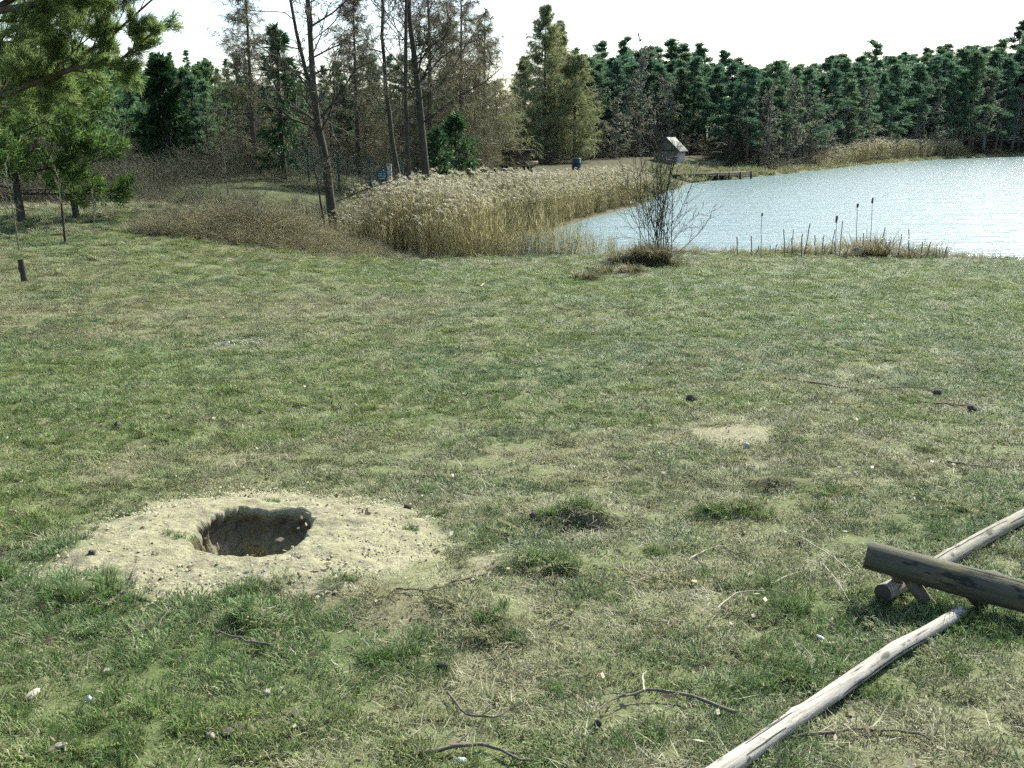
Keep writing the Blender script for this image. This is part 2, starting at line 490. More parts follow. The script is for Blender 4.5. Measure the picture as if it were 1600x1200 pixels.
def soil_colour(x, y):
    x = np.asarray(x, float); y = np.asarray(y, float)
    g = greenness(x, y)
    n = fbm(x, y, 7.0, 3, 51)
    c = C_THATCH * (1 - g)[:, None] + C_MOSS * g[:, None]
    bare = sstep(.62, .80, fbm(x, y, 1.6, 3, 55)) * .5
    c = c * (1 - bare[:, None]) + C_SOIL * 1.6 * bare[:, None]
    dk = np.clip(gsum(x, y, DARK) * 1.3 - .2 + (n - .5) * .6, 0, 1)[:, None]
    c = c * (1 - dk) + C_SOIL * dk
    s = sandmask(x, y)[:, None]
    c = c * (1 - s) + C_SAND * s
    sdl = sd_poly(x, y, LAKE)
    lit = np.maximum(sstep(25.5, 29, y), sstep(-9.0, -13, x + .0 * y) * sstep(16, 24, y))
    c = c * (1 - lit[:, None]) + (C_LITTER * (0.7 + .8 * n[:, None])) * lit[:, None]
    ol = (sstep(25, 27, y) * sstep(52, 44, y) * sstep(-13, -11, x))[:, None]
    c = c * (1 - ol) + np.array((.07, .078, .033)) * (.7 + .6 * n[:, None]) * ol
    gr = (sstep(70, 78, y) * sstep(4.0, .8, sdl))[:, None]              # grassy rim of the far shore
    c = c * (1 - gr) + np.array((.135, .14, .06)) * gr
    mud = sstep(.35, 0, sdl)[:, None]
    c = c * (1 - mud) + C_MUD * mud
    return np.clip(c, 0, 1)

def set_soil(me, extra=None):
    n = len(me.vertices)
    co = np.empty(n * 3, np.float32); me.vertices.foreach_get('co', co); co = co.reshape(-1, 3)
    c = soil_colour(co[:, 0], co[:, 1])
    if extra is not None: c = extra(co, c)
    a = me.attributes.new('soil', 'FLOAT_COLOR', 'POINT')
    a.data.foreach_set('color', np.hstack([c, np.ones((n, 1))]).astype(np.float32).ravel())

def axis(f0, f1, step, lo, hi, g):
    a = list(np.arange(f0, f1 + 1e-6, step))
    s = step
    while a[-1] < hi: s *= g; a.append(a[-1] + s)
    s = step; b = [f0]
    while b[-1] > lo: s *= g; b.append(b[-1] - s)
    return np.array(b[1:][::-1] + a)

# ------------------------------------------------------------------ ground, sand patch with the hole, lake
gx = axis(-3.6, 3.6, .045, -420, 520, 1.033)
gy = axis(2.0, 7.5, .045, -40, 520, 1.030)
GX, GY = np.meshgrid(gx, gy)
GZ = H(GX, GY)
nxg, nyg = len(gx), len(gy)
ii = (np.arange(nyg - 1)[:, None] * nxg + np.arange(nxg - 1)[None, :]).ravel()
GF = np.stack([ii, ii + 1, ii + 1 + nxg, ii + nxg], 1)
cxm = GX.ravel()[GF].mean(1); cym = GY.ravel()[GF].mean(1)
GF = GF[np.hypot((cxm - HX) / 1.1, cym - HY) > .62]
me = mkmesh('ground', [(np.stack([GX, GY, GZ], -1).reshape(-1, 3), GF, 0)], M['ground'], True)
set_soil(me)
ground = link('ground', me, kind='structure', label='grassy meadow sloping down to the lake with brown woodland floor behind')

def build_patch():
    nth = 300
    th = np.linspace(0, 2 * math.pi, nth, endpoint=False)
    ct, stn = np.cos(th), np.sin(th)
    sup = (np.abs(ct / .90) ** 2.8 + np.abs(stn / 1.22) ** 2.8) ** (-1 / 2.8)
    rim = .272 * sup * (1 + .13 * (fbm(ct * 1.7 + 5, stn * 1.7 + 5, 1.0, 2, 61) - .5) * 2 + .09 * (fbm(ct * 7 + 5, stn * 7 + 5, 1, 3, 62) - .5) * 2)
    rimx, rimy = 1.02, 1.0
    rows = []
    outer = np.concatenate([np.linspace(.82, .45, 26), np.linspace(.44, .305, 18)])
    lipn = (fbm(ct * 9 + 3, stn * 9 + 3, 1, 3, 68) - .5)
    for q in outer:                    # surface from the outer edge in to the lip
        f = (q - .305) / (.82 - .305)
        rr = (rim * 1.06) * (1 - f) + .82 * f
        x = HX + ct * rr * 1.05; y = HY + stn * rr
        z = H(x, y) + (fbm(x, y, 16, 3, 63) - .5) * .026 + (fbm(x, y, 5, 2, 60) - .5) * .03 * (1 - f) + .006 - .04 * sstep(.93, 1.0, f + 0 * x)
        rows.append(np.stack([x, y, z], 1))
    lip = rows[-1].copy()
    zl = lip[:, 2]
    back = sstep(-.2, .7, stn)         # far side: turf overhangs a scooped wall
    for u in np.linspace(.04, 1, 26):  # wall
        un = .05 * back * np.sin(min(u * 2.2, 1) * math.pi) + .0
        rr = rim * (1.0 + un * 2.0 - .05 * u - .16 * u ** 3)
        x = HX + ct * rr * 1.05; y = HY + stn * rr
        rough = (fbm(ct * 4 + 9, stn * 4 + u * 5 + 9, 1.0, 3, 64) - .5) * .085 * math.sin(u * math.pi) + (fbm(ct * 13 + 30, stn * 13 + u * 13 + 30, 1.0, 3, 65) - .5) * .035 * min(1, u * 6)
        x = x + ct * rough; y = y + stn * rough
        dep = .36 * u + (0.0 if u > .2 else .01)
        z = zl - dep + (fbm(th * 7, u * 9 + th * 0, 1, 2, 66) - .5) * .02 * u
        rows.append(np.stack([x, y, z], 1))
    wallz = rows[-1][:, 2]
    last = rows[-1].copy()
    for q in (.85, .7, .55, .4, .25, .1):
        x = HX + (last[:, 0] - HX) * q; y = HY + (last[:, 1] - HY) * q
        z = (wallz * q + wallz.mean() * (1 - q)) - .02 * (1 - q) + (fbm(x, y, 14, 3, 67) - .5) * .04
        rows.append(np.stack([x, y, z], 1))
    V = np.vstack(rows + [np.array([[HX, HY, rows[-1][:, 2].mean()]])])
    nr = len(rows)
    i = (np.arange(nr - 1)[:, None] * nth + np.arange(nth)[None, :]); j = (np.arange(nr - 1)[:, None] * nth + (np.arange(nth) + 1)[None, :] % nth)
    F = np.stack([i, j, j + nth, i + nth], -1).reshape(-1, 4)
    k = (nr - 1) * nth
    T = np.array([[k + a, k + (a + 1) % nth, len(V) - 1] for a in range(nth)])
    me2 = mkmesh('sand_patch', [(V, F, 0), (None, T, 0)], M['ground'], True)
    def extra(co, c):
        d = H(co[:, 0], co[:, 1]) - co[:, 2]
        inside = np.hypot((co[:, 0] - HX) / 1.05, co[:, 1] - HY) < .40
        top = sstep(.015, .05, d) * sstep(.20, .10, d) * inside           # darker brown band below the lip, paler sand further down
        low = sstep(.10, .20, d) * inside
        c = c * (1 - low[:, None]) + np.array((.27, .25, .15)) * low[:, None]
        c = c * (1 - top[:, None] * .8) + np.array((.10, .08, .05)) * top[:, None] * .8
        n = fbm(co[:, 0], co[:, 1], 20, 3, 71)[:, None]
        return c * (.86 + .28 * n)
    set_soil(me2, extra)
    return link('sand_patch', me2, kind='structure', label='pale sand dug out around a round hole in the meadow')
build_patch()

wx = np.array([-60, 0, 60, 400.0]); wy = np.array([20, 60, 120, 400.0])
WX, WY = np.meshgrid(wx, wy)
k = (np.arange(3)[:, None] * 4 + np.arange(3)[None, :]).ravel()
lake = link('lake', mkmesh('lake', [(np.stack([WX, WY, 0 * WX], -1).reshape(-1, 3), np.stack([k, k + 1, k + 5, k + 4], 1), 0)], M['water']),
            kind='structure', label='rippled lake reflecting the pale sky')

# ------------------------------------------------------------------ scatter helper (stuff only)
def scatter(name, protos, pos, rot, scl, col, idx, label, cat):
    pc = bpy.data.collections.new(name + '_source')
    for i, me in enumerate(protos):
        pc.objects.link(bpy.data.objects.new('%s_source_%02d' % (name, i), me))
    pm = bpy.data.meshes.new(name)
    pm.vertices.add(len(pos)); pm.vertices.foreach_set('co', np.asarray(pos, np.float32).ravel())
    def attr(n, t, f, d):
        a = pm.attributes.new(n, t, 'POINT'); a.data.foreach_set(f, np.ascontiguousarray(d).ravel())
    attr('rot', 'FLOAT_VECTOR', 'vector', np.asarray(rot, np.float32))
    attr('scl', 'FLOAT_VECTOR', 'vector', np.asarray(scl, np.float32))
    attr('col', 'FLOAT_VECTOR', 'vector', np.asarray(col, np.float32))
    attr('idx', 'INT', 'value', np.asarray(idx, np.int32))
    o = link(name, pm, kind='stuff', label=label, cat=cat)
    ng = bpy.data.node_groups.new(name, 'GeometryNodeTree')
    ng.interface.new_socket('Geometry', in_out='INPUT', socket_type='NodeSocketGeometry')
    ng.interface.new_socket('Geometry', in_out='OUTPUT', socket_type='NodeSocketGeometry')
    gi = ng.nodes.new('NodeGroupInput'); go = ng.nodes.new('NodeGroupOutput')
    ip = ng.nodes.new('GeometryNodeInstanceOnPoints')
    ci = ng.nodes.new('GeometryNodeCollectionInfo'); ci.inputs[0].default_value = pc
    ci.inputs['Separate Children'].default_value = True; ci.inputs['Reset Children'].default_value = True
    ng.links.new(gi.outputs[0], ip.inputs['Points']); ng.links.new(ci.outputs[0], ip.inputs['Instance'])
    ip.inputs['Pick Instance'].default_value = True
    for nm, t, s in (('idx', 'INT', 'Instance Index'), ('rot', 'FLOAT_VECTOR', 'Rotation'), ('scl', 'FLOAT_VECTOR', 'Scale')):
        na = ng.nodes.new('GeometryNodeInputNamedAttribute'); na.data_type = t; na.inputs[0].default_value = nm
        ng.links.new(na.outputs[0], ip.inputs[s])
    ng.links.new(ip.outputs[0], go.inputs[0])
    md = o.modifiers.new('scatter', 'NODES'); md.node_group = ng
    return o

def blades(n, rad, h, w, lean, r, flat=0.0, mat=None, name='tuft', curl=.5):
    """a small tuft: n curved tapering blades"""
    a = r.random(n) * 2 * math.pi; q = np.sqrt(r.random(n)) * rad
    B = np.stack([np.cos(a) * q, np.sin(a) * q, np.full(n, -.008)], 1)
    hh = h * (.45 + .75 * r.random(n))
    az = a + r.normal(size=n) * .9
    ln = lean * (.3 + 1.0 * r.random(n)) + flat * r.random(n)
    d1 = np.stack([np.cos(az) * np.sin(ln), np.sin(az) * np.sin(ln), np.cos(ln)], 1)
    ln2 = np.minimum(ln + curl * r.random(n) * 1.6, 1.75)
    d2 = np.stack([np.cos(az) * np.sin(ln2), np.sin(az) * np.sin(ln2), np.cos(ln2)], 1)
    p1 = B + d1 * (hh * .5)[:, None]; p2 = p1 + d2 * (hh * .5)[:, None]
    s = unit(np.stack([-np.sin(az + r.normal(size=n) * .6), np.cos(az), 0 * az], 1)) * (w * (.6 + .8 * r.random(n)))[:, None] * .5
    V = np.stack([B - s, B + s, p1 + s * .8, p1 - s * .8, p2], 1).reshape(-1, 3)
    k = np.arange(n)[:, None] * 5
    return mkmesh(name, [(V, k + np.array([[0, 1, 2, 3]]), 0), (None, k + np.array([[3, 2, 4]]), 0)], mat)

M['blade'] = foliage('grass_blade', [(.22, (.27, .255, .15))], .38, attr='col')
M['blade_green'] = foliage('green_grass_blade', [(.10, (.27, .25, .14))], .38, attr='col')
M['straw'] = foliage('straw_blade', [(0, (.17, .155, .09)), (.5, (.28, .26, .155)), (1, (.43, .41, .29))], .3)

# ------------------------------------------------------------------ grass
G_STRAW = np.array((.192, .196, .098)); G_YEL = np.array((.132, .180, .046)); G_GRN = np.array((.074, .146, .036)); G_BLUE = np.array((.112, .172, .076))
def blade_colour(x, y, r):
    g = np.clip(greenness(x, y) + r.normal(size=len(x)) * .10, 0, 1)
    bl = sstep(.42, .62, fbm(x, y, .8, 3, 81))
    lush = np.clip(gsum(x, y, LUSH), 0, 1)
    grn = G_GRN * bl[:, None] * .35 + G_YEL * (1 - bl)[:, None] + G_BLUE * bl[:, None] * .65
    grn = grn * (1 - .6 * lush[:, None]) + (G_YEL * .55 + G_GRN * .45) * .6 * lush[:, None] * 1.15
    w = sstep(.10, .62, g)[:, None]
    c = G_STRAW * (1 - w) + grn * w
    return c * (.85 + .3 * r.random((len(x), 1)))

def field(nper, y0, y1, p, r, margin=.74):
    """random points over the meadow, thinning with distance"""
    ys = np.linspace(y0, y1, 400); yc = (ys[1:] + ys[:-1]) / 2
    dens = nper * np.minimum(1, (4.5 / yc) ** p)
    hw = margin * yc + 1.0
    cnt = r.poisson(dens * 2 * hw * np.diff(ys))
    y = np.repeat(yc, cnt) + (r.random(cnt.sum()) - .5) * (ys[1] - ys[0])
    x = (r.random(cnt.sum()) * 2 - 1) * np.repeat(hw, cnt)
    return x, y

def meadow_ok(x, y):
    # keep the lip of the hole and the bare earth spots clear
    return (sd_poly(x, y, LAKE) > .25) & (sd_poly(x, y, REED) > .15) & (sd_poly(x, y, THICK) > -.25) & (np.hypot((x - HX) / 1.05, y - HY) > .40) & (gsum(x, y, DARK) < .72)

def place_grass(name, protos, x, y, r, sc, col, label, tilt=.18, cat='grass', hs=None, lo=0):
    z = H(x, y); n = len(x)
    rot = np.stack([r.normal(size=n) * tilt, r.normal(size=n) * tilt, r.random(n) * 6.283], 1)
    s = np.stack([sc, sc, sc if hs is None else hs], 1)
    return scatter(name, protos, np.stack([x, y, z], 1), rot, s, col, r.integers(0, len(protos), n) + lo, label, cat)

r = np.random.default_rng(11)
short_p = [blades(300, .105, .029, .0034, .8, r, .5, M['blade'], 'short_grass', .8) for _ in range(6)]
x, y = field(140, 1.6, 27.5, .95, r)
ok = meadow_ok(x, y) & (sandmask(x, y) < .30 + .5 * r.random(len(x))) & (fbm(x, y, 4.5, 3, 91) + .28 * r.random(len(x)) > .46 - .45 * greenness(x, y))
x, y = x[ok], y[ok]
sc = np.clip((y / 4.5) ** .45, 1, 2.2) * (.75 + .5 * r.random(len(x)))
place_grass('meadow_grass', short_p, x, y, r, sc, blade_colour(x, y, r), 'short cropped dry and green grass covering the meadow', hs=sc * np.clip((4.5 / np.maximum(y, 4.5)) ** .25, .6, 1))

tuft_p = [blades(75, .045, .085, .0032, .38, r, .2, M['blade_green'], 'grass_tuft', .9) for _ in range(5)]
x, y = field(150, 1.6, 27, .95, r)
keep = fbm(x, y, 1.7, 3, 101) * .75 + greenness(x, y) * .55 + r.random(len(x)) * .15
ok = meadow_ok(x, y) & (keep > .72) & (sandmask(x, y) < .30)
x, y = x[ok], y[ok]
sc = (.42 + .55 * r.random(len(x)) ** 1.6) * np.clip(1.1 - y / 30, .45, 1)
place_grass('grass_tufts', tuft_p, x, y, r, sc, blade_colour(x, y, r) * .55 + G_GRN * .25 + G_BLUE * .22, 'taller green grass tufts dotted over the meadow', tilt=.12)

# the tufts that stand out one by one in the photograph
special = [(285, 842, .8), (140, 930, 1.7), (95, 935, 1.3), (25, 900, 1.4), (425, 786, .6), (470, 792, .5), (640, 830, .8), (685, 805, .7), (395, 925, 1.3), (375, 932, 1.2), (415, 922, 1.1), (538, 910, .8),
           (388, 975, 1.2), (375, 982, 1.0), (400, 985, 1.0), (625, 1030, 1.5), (605, 1040, 1.2), (370, 1060, 1.0), (1140, 800, 1.7), (1110, 805, 1.4), (1170, 795, 1.3), (1020, 865, 1.1), (880, 885, 1.2), (840, 880, 1.3), (975, 683, .9), (975, 718, 1.0),
           (905, 790, 1.2), (870, 800, 1.2), (940, 798, 1.1), (1175, 915, 1.3), (1150, 918, 1.0), (1240, 955, 1.2), (1220, 950, 1.0), (1390, 830, .8), (780, 965, 1.3), (820, 1000, .9), (1100, 900, .9), (1200, 1040, 1.5), (1230, 1070, 1.4), (1160, 1080, 1.4),
           (1000, 1150, 1.3), (970, 1165, 1.1), (1120, 1120, 1.0), (1530, 985, 1.7), (1560, 1000, 1.6), (1500, 1050, 1.2), (1440, 940, 1.2), (1480, 960, 1.3), (1370, 1100, 1.1), (780, 850, .9), (730, 770, .9), (760, 800, 1.0), (700, 700, .9), (560, 700, .8), (170, 1190, 1.3), (450, 1180, .9), (30, 1130, 1.0),
           (500, 640, .7), (330, 780, .9), (140, 800, 1.0), (90, 850, 1.0), (1300, 770, 1.1), (1280, 800, 1.2), (1320, 800, 1.0), (1400, 655, .8), (1470, 690, .9), (1240, 690, .8), (1060, 1000, .9), (960, 940, .9), (660, 1000, .9), (700, 1050, .9), (870, 1080, 1.0)]
sx, sy, ss = [], [], []
for (px, row, s) in special:
    p = at(px, row)
    for q in range(5):
        sx.append(p.x + r.normal() * .035 * s); sy.append(p.y + r.normal() * .028 * s); ss.append(s * .62 * (.7 + .5 * r.random()))
sx, sy, ss = map(np.array, (sx, sy, ss))
place_grass('grass_clumps', tuft_p, sx, sy, r, ss, (G_GRN * .62 + G_YEL * .22 + G_BLUE * .12) * (.8 + .4 * r.random((len(sx), 1))), 'bright green grass clumps standing out in the foreground', tilt=.2)

# flattened straw, moss cushions, leaf scraps
straw_p = [blades(26, .07, .075, .0026, 1.25, r, .35, M['straw'], 'dry_straw', .25) for _ in range(5)]
x, y = field(240, 1.6, 25, 1.0, r)
ok = meadow_ok(x, y) & (fbm(x, y, 2.6, 3, 111) + .25 * r.random(len(x)) - .25 * greenness(x, y) > .50) & (sandmask(x, y) < .45)
x, y = x[ok], y[ok]
sc = (.6 + .7 * r.random(len(x))) * np.clip((y / 5) ** .3, 1, 1.6)
place_grass('dry_straw', straw_p, x, y, r, sc, np.ones((len(x), 3)) * .3, 'flattened dead straw lying between the grass', tilt=.08, hs=sc * .45)

M['scrap'] = foliage('dead_leaf_scrap', [(0, (.05, .035, .02)), (.5, (.16, .11, .06)), (.85, (.26, .22, .15)), (1, (.42, .39, .31))], .2)
def scraps(r):
    n = 7
    C = r.normal(size=(n, 3)) * np.array((.10, .10, .004)); C[:, 2] = np.abs(C[:, 2]) + .006
    D = r.normal(size=(n, 3)) * np.array((1, 1, .25))
    return mkmesh('leaf_scraps', [(*leaves(C, D, .012 + .02 * r.random(n), .008 + .010 * r.random(n), r), 0)], M['scrap'])
scrap_p = [scraps(r) for _ in range(5)]
x, y = field(26, 1.6, 25, .9, r)
ok = meadow_ok(x, y) & (r.random(len(x)) < .55)
x, y = x[ok], y[ok]
place_grass('leaf_scraps', scrap_p, x, y, r, .7 + .7 * r.random(len(x)), np.ones((len(x), 3)) * .3, 'tiny dead leaf and bark scraps strewn over the grass', tilt=.1, cat='leaf litter')

# sand crumbs and pebbles over the dug sand
M['crumb'] = foliage('sand_crumb', [(0, (.06, .05, .035)), (.4, (.14, .125, .08)), (.7, (.26, .245, .15)), (1, (.33, .31, .20))], 0)
def crumbs(r, n=14):
    C = r.normal(size=(n, 3)) * np.array((.05, .05, .0)); s = .0025 + .005 * r.random(n) ** 2
    oc = np.array([[1, 0, 0], [0, 1, 0], [-1, 0, 0], [0, -1, 0], [0, 0, .8]], float)
    V = C[:, None] + oc[None] * s[:, None, None] * (.7 + .6 * r.random((n, 5, 1)))
    F = (np.arange(n)[:, None, None] * 5 + np.array([[0, 1, 4], [1, 2, 4], [2, 3, 4], [3, 0, 4]])[None]).reshape(-1, 3)
    return mkmesh('sand_crumbs', [(V.reshape(-1, 3), F, 0)], M['crumb'])
crumb_p = [crumbs(r) for _ in range(5)]
n = 1500
x = HX + r.normal(size=n) * .55; y = HY + r.normal(size=n) * .48
ok = (np.hypot((x - HX) / 1.05, y - HY) > .50) & (sandmask(x, y) > .4)
x, y = x[ok], y[ok]
place_grass('sand_crumbs', crumb_p, x, y, r, .6 + .9 * r.random(len(x)), np.ones((len(x), 3)) * .3, 'dark crumbs and clods on the dug sand', tilt=.05, cat='sand crumbs')

# longer tawny grass on the left bank, the shore fringe and below the thicket
tall_p = [blades(60, .12, .34, .007, .55, r, .5, M['straw'], 'tall_dry_grass', 1.0) for _ in range(4)]
n = 9000
x = r.uniform(-17, 14, n); y = r.uniform(17, 29, n)
th = sd_poly(x, y, THICK); lk = sd_poly(x, y, LAKE); rd = sd_poly(x, y, REED)
bank = (th < .35) & (th > -1.0)
fringe = (lk > -.15) & (lk < .55) & (x > 1.5)
rfr = (rd < .35) & (rd > -.5) & (y < 30)
left = (x < -8) & (y > 20.5) & (fbm(x, y, .8, 2, 121) > .52)
ok = (bank & (r.random(n) < .9)) | fringe | (rfr & (r.random(n) < .7)) | (left & (r.random(n) < .5))
x, y, lk = x[ok], y[ok], lk[ok]
sc = (.5 + .5 * r.random(len(x))) * np.where((x > 1.5) & (y > 23), .42, .75)
shore_p = [blades(46, .14, .42, .010, .26, r, .35, M['straw'], 'shore_sedge', .9) for _ in range(4)]
nf = 1500
fx = r.uniform(2.6, 14, nf); fy = r.uniform(24.5, 28.6, nf); fl_ = sd_poly(fx, fy, LAKE)
fo = (fl_ > -.2) & (fl_ < 1.25 + .4 * fbm(fx, fy, .8, 2, 124)) & (r.random(nf) < .75)
fx, fy = fx[fo], fy[fo]
fs = 1.75 * (.35 + .6 * r.random(len(fx))) * (.45 + .8 * fbm(fx, fy, 1.2, 2, 125)) * (.75 + .65 * np.exp(-((fx - 9.6) / 1.3) ** 2))
place_grass('shore_sedge', shore_p, fx, fy, r, fs, np.ones((len(fx), 3)) * .3, 'dead straw-coloured sedge along the near water edge', tilt=.2, cat='sedge')
place_grass('tawny_grass', tall_p, x, y, r, sc, np.ones((len(x), 3)) * .3, 'longer tawny dead grass along the shore and the bank', tilt=.25)

nb_ = 5200
ty = r.random(nb_); ks = np.array(LAKE[13:22]); u = ty * (len(ks) - 1.001); k = u.astype(int); f = (u - k)[:, None]
b = ks[k] * (1 - f) + ks[k + 1] * f
dn = unit(np.stack([-(ks[k + 1] - ks[k])[:, 1], (ks[k + 1] - ks[k])[:, 0]], 1))
q = b + dn * (.1 + 4.5 * r.random((nb_, 1)) ** 1.4)
x, y = q[:, 0], q[:, 1]
ok = (sd_poly(x, y, LAKE) > .1) & (fbm(x, y, .5, 2, 127) > .40) & (gsum(x, y, DARK) < .72)
x, y = x[ok], y[ok]
sc = (.7 + .9 * r.random(len(x)))
fg_p = [blades(40, .35, .34, .03, .6, r, .5, M['straw'] if i_ % 2 else M['blade_green'], 'bank_grass', 1.0) for i_ in range(4)]
place_grass('bank_grass', fg_p, x, y, r, sc, np.ones((len(x), 1)) * (G_YEL * .6 + G_STRAW * .4) * (.6 + .5 * r.random((len(x), 1))), 'rough grass on the far bank around the hut and jetty', tilt=.2)

# ------------------------------------------------------------------ reeds
M['reed_stem'] = foliage('reed_stem', [(0, (.28, .25, .12)), (.6, (.40, .365, .20)), (1, (.54, .50, .32))], .5)
M['reed_plume'] = foliage('reed_plume', [(0, (.28, .255, .17)), (.6, (.44, .41, .29)), (1, (.60, .57, .44))], .45)
def reed_clump(r, n=16, h=1.9, plume=True, rad=.22, thick=.006):
    a = r.random(n) * 6.283; q = np.sqrt(r.random(n)) * rad
    S = np.stack([np.cos(a) * q, np.sin(a) * q, np.full(n, -.15)], 1)
    D = np.stack([r.normal(size=n) * .07 - .05, r.normal(size=n) * .07, np.ones(n)], 1)
    L = (h + .15) * (.62 + .50 * r.random(n)); L[:max(2, int(n * .42))] = (h + .15) * (.86 + .26 * r.random(max(2, int(n * .42))))
    P, Rr = grow(S, D, L, np.full(n, thick), 4, .025, .02, r, .5)
    parts = [(*loft(P, Rr, 3), 0)]
    m = n * 2
    idx = r.integers(0, n, m); k = r.integers(1, 4, m)
    Dl = np.stack([r.normal(size=m) * .6, r.normal(size=m) * .6, .9 + r.random(m)], 1)
    parts.append((*leaves(P[idx, k], Dl, .2 + .3 * r.random(m), np.full(m, .011), r), 0))
    if plume:
        pm = int(n * 3.6)
        idx = r.integers(0, max(2, int(n * .30)), pm); f = r.random(pm)
        tip = P[idx, -1]
        C = tip + np.stack([.16 * f ** 1.3, 0 * f, .10 * f - .12 * f * f], 1)
        Dp = np.stack([.5 + .5 * r.random(pm), r.normal(size=pm) * .5, .2 - f + r.normal(size=pm) * .3], 1)
        parts.append((*leaves(C, Dp, .07 + .06 * r.random(pm), np.full(pm, .022), r), 1))
    return mkmesh('reed_clump', parts, [M['reed_stem'], M['reed_plume']])
r = np.random.default_rng(23)
reed_p = [reed_clump(r) for _ in range(5)]
reed_q = [reed_clump(r, 9, 1.35, False, .3, .005) for _ in range(3)]
n = 60000
x = r.uniform(-6, 14, n); y = r.uniform(25, 79, n)
sd = sd_poly(x, y, REED)
ok = (sd < -.05) & (r.random(n) < np.where(y < 45, .27, .42))
x, y, sd = x[ok], y[ok], sd[ok]
thin = ((y < 30.5) & (x > -1.1 + r.normal(size=len(x)) * .4)) | ((y < 27) & (r.random(len(x)) < .4))
idx = np.where(thin, 5 + r.integers(0, 3, len(x)), r.integers(0, 5, len(x)))
sc = (.82 + .3 * r.random(len(x))) * (.72 + .28 * sstep(0, 1.5, -sd)) * np.where(thin, .75, 1) * (.92 - .16 * sstep(34, 48, y)) * (.78 + .22 * sstep(-4.6, -2.6, x) + .22 * sstep(30, 36, y) * (1 - sstep(-4.6, -2.6, x)))
rot = np.stack([r.normal(size=len(x)) * .05, -.04 + r.normal(size=len(x)) * .05, r.normal(size=len(x)) * .6], 1)
nf = 150
fx = r.uniform(-1.0, 2.7, nf); fy = 26.0 + r.random(nf) * 1.5 + .12 * fx
x = np.r_[x, fx]; y = np.r_[y, fy]; idx = np.r_[idx, 5 + r.integers(0, 3, nf)]; sc = np.r_[sc, (.5 + .5 * r.random(nf)) * (1 - .45 * sstep(.8, 2.7, fx))]
rot = np.vstack([rot, np.stack([r.normal(size=nf) * .08, r.normal(size=nf) * .08, r.random(nf) * 6], 1)])
scatter('reed_bed', reed_p + reed_q, np.stack([x, y, np.maximum(H0(x, y), -.2)], 1), rot, np.stack([sc] * 3, 1), np.ones((len(x), 3)) * .3, idx,
        'tall tawny reeds with feathery plumes along the left shore', 'reeds')
# far strip of reeds in front of the far wood
t = r.random(1500)
seg = np.array([(34.0, 111.0), (42.5, 128), (54, 146), (66, 164.0), (79, 179)])
u = t * (len(seg) - 1); k = np.minimum(u.astype(int), len(seg) - 2); f = (u - k)[:, None]
b = seg[k] * (1 - f) + seg[k + 1] * f
x = b[:, 0] - r.random(1500) * 3.0 - .2; y = b[:, 1] + r.random(1500) * 2.2 + .2
dens = sstep(.02, .35, t) * sstep(1.0, .9, t)
sc = (.7 + .5 * r.random(1500)) * (.35 + .75 * dens)
scatter('far_reed_strip', reed_p, np.stack([x, y, np.maximum(H0(x, y), -.1)], 1), np.stack([0 * x, 0 * x, r.random(1500) * 6.28], 1), np.stack([sc * 1.5, sc * 1.5, sc], 1),
        np.ones((1500, 3)) * .3, r.integers(0, 5, 1500), 'low tawny reed strip at the foot of the far wood', 'reeds')

# ------------------------------------------------------------------ bramble thicket
M['bramble'] = foliage('bramble_stem', [(0, (.20, .175, .10)), (.5, (.36, .325, .20)), (.85, (.50, .46, .32)), (1, (.33, .34, .14))], .5)
M['brush'] = foliage('brush_twig', [(0, (.035, .036, .018)), (.6, (.075, .073, .036)), (1, (.15, .14, .08))], .25)
def bramble(r, n=26, h=.95, mat='bramble'):
    S = np.stack([r.normal(size=n) * .14, r.normal(size=n) * .14, np.full(n, -.05)], 1)
    D = np.stack([r.normal(size=n) * .6, r.normal(size=n) * .6, 1 + 0 * S[:, 0]], 1)
    P, Rr = grow(S, D, h * (.7 + .7 * r.random(n)), np.full(n, .006), 6, .22, -.10, r, .4)
    parts = [(*loft(P, Rr, 3), 0)]
    s, d, l, q = kids(P, Rr, 5, .25, 1, (.4, 1.2), (.18, .45), .7, r)
    P2, R2 = grow(s, d, l, np.maximum(q, .0025), 3, .25, -.05, r, .4)
    parts.append((*loft(P2, R2, 3), 0))
    s, d, l, q = kids(P2, R2, 2, .3, 1, (.4, 1.2), (.3, .7), .7, r)
    parts.append((*needles(s, d, l, .004, r), 0))
    return mkmesh('bramble', parts, M[mat])
r = np.random.default_rng(29)
br_p = [bramble(r) for _ in range(5)]
n = 5200
x = r.uniform(-10, -1, n); y = r.uniform(21, 27, n)
sd = sd_poly(x, y, THICK)
ok = (sd < .1) & (r.random(n) < .55)
x, y, sd = x[ok], y[ok], sd[ok]
sc = (.55 + .55 * sstep(0, 1.3, -sd)) * (.42 + .36 * r.random(len(x))) * (1.15 - .5 * sstep(-6.0, -2.5, x)) * (.75 + .5 * fbm(x, y, .9, 2, 131))
scatter('bramble_thicket', br_p, np.stack([x, y, H(x, y)], 1), np.stack([r.normal(size=len(x)) * .1, r.normal(size=len(x)) * .1, r.random(len(x)) * 6.28], 1),
        np.stack([sc * 1.1, sc * 1.1, sc], 1), np.ones((len(x), 3)) * .3, r.integers(0, 5, len(x)), 'grey brown leafless bramble thicket at the meadow edge', 'brambles')

# ------------------------------------------------------------------ trees
def trunk_line(h, r0, r, wob=.04, K=9, top=.12):
    P = np.zeros((1, K + 1, 3)); P[0, :, 2] = np.linspace(-.25, h, K + 1)
    dx = np.cumsum(r.normal(size=(K + 1, 2)) * wob * h / K, 0); dx -= dx[0]
    P[0, :, :2] = dx
    t = np.linspace(0, 1, K + 1)[None]
    return P, r0 * ((1 - t) ** .8 * (1 - top) + top) * (1 + .5 * np.exp(-t * 25))

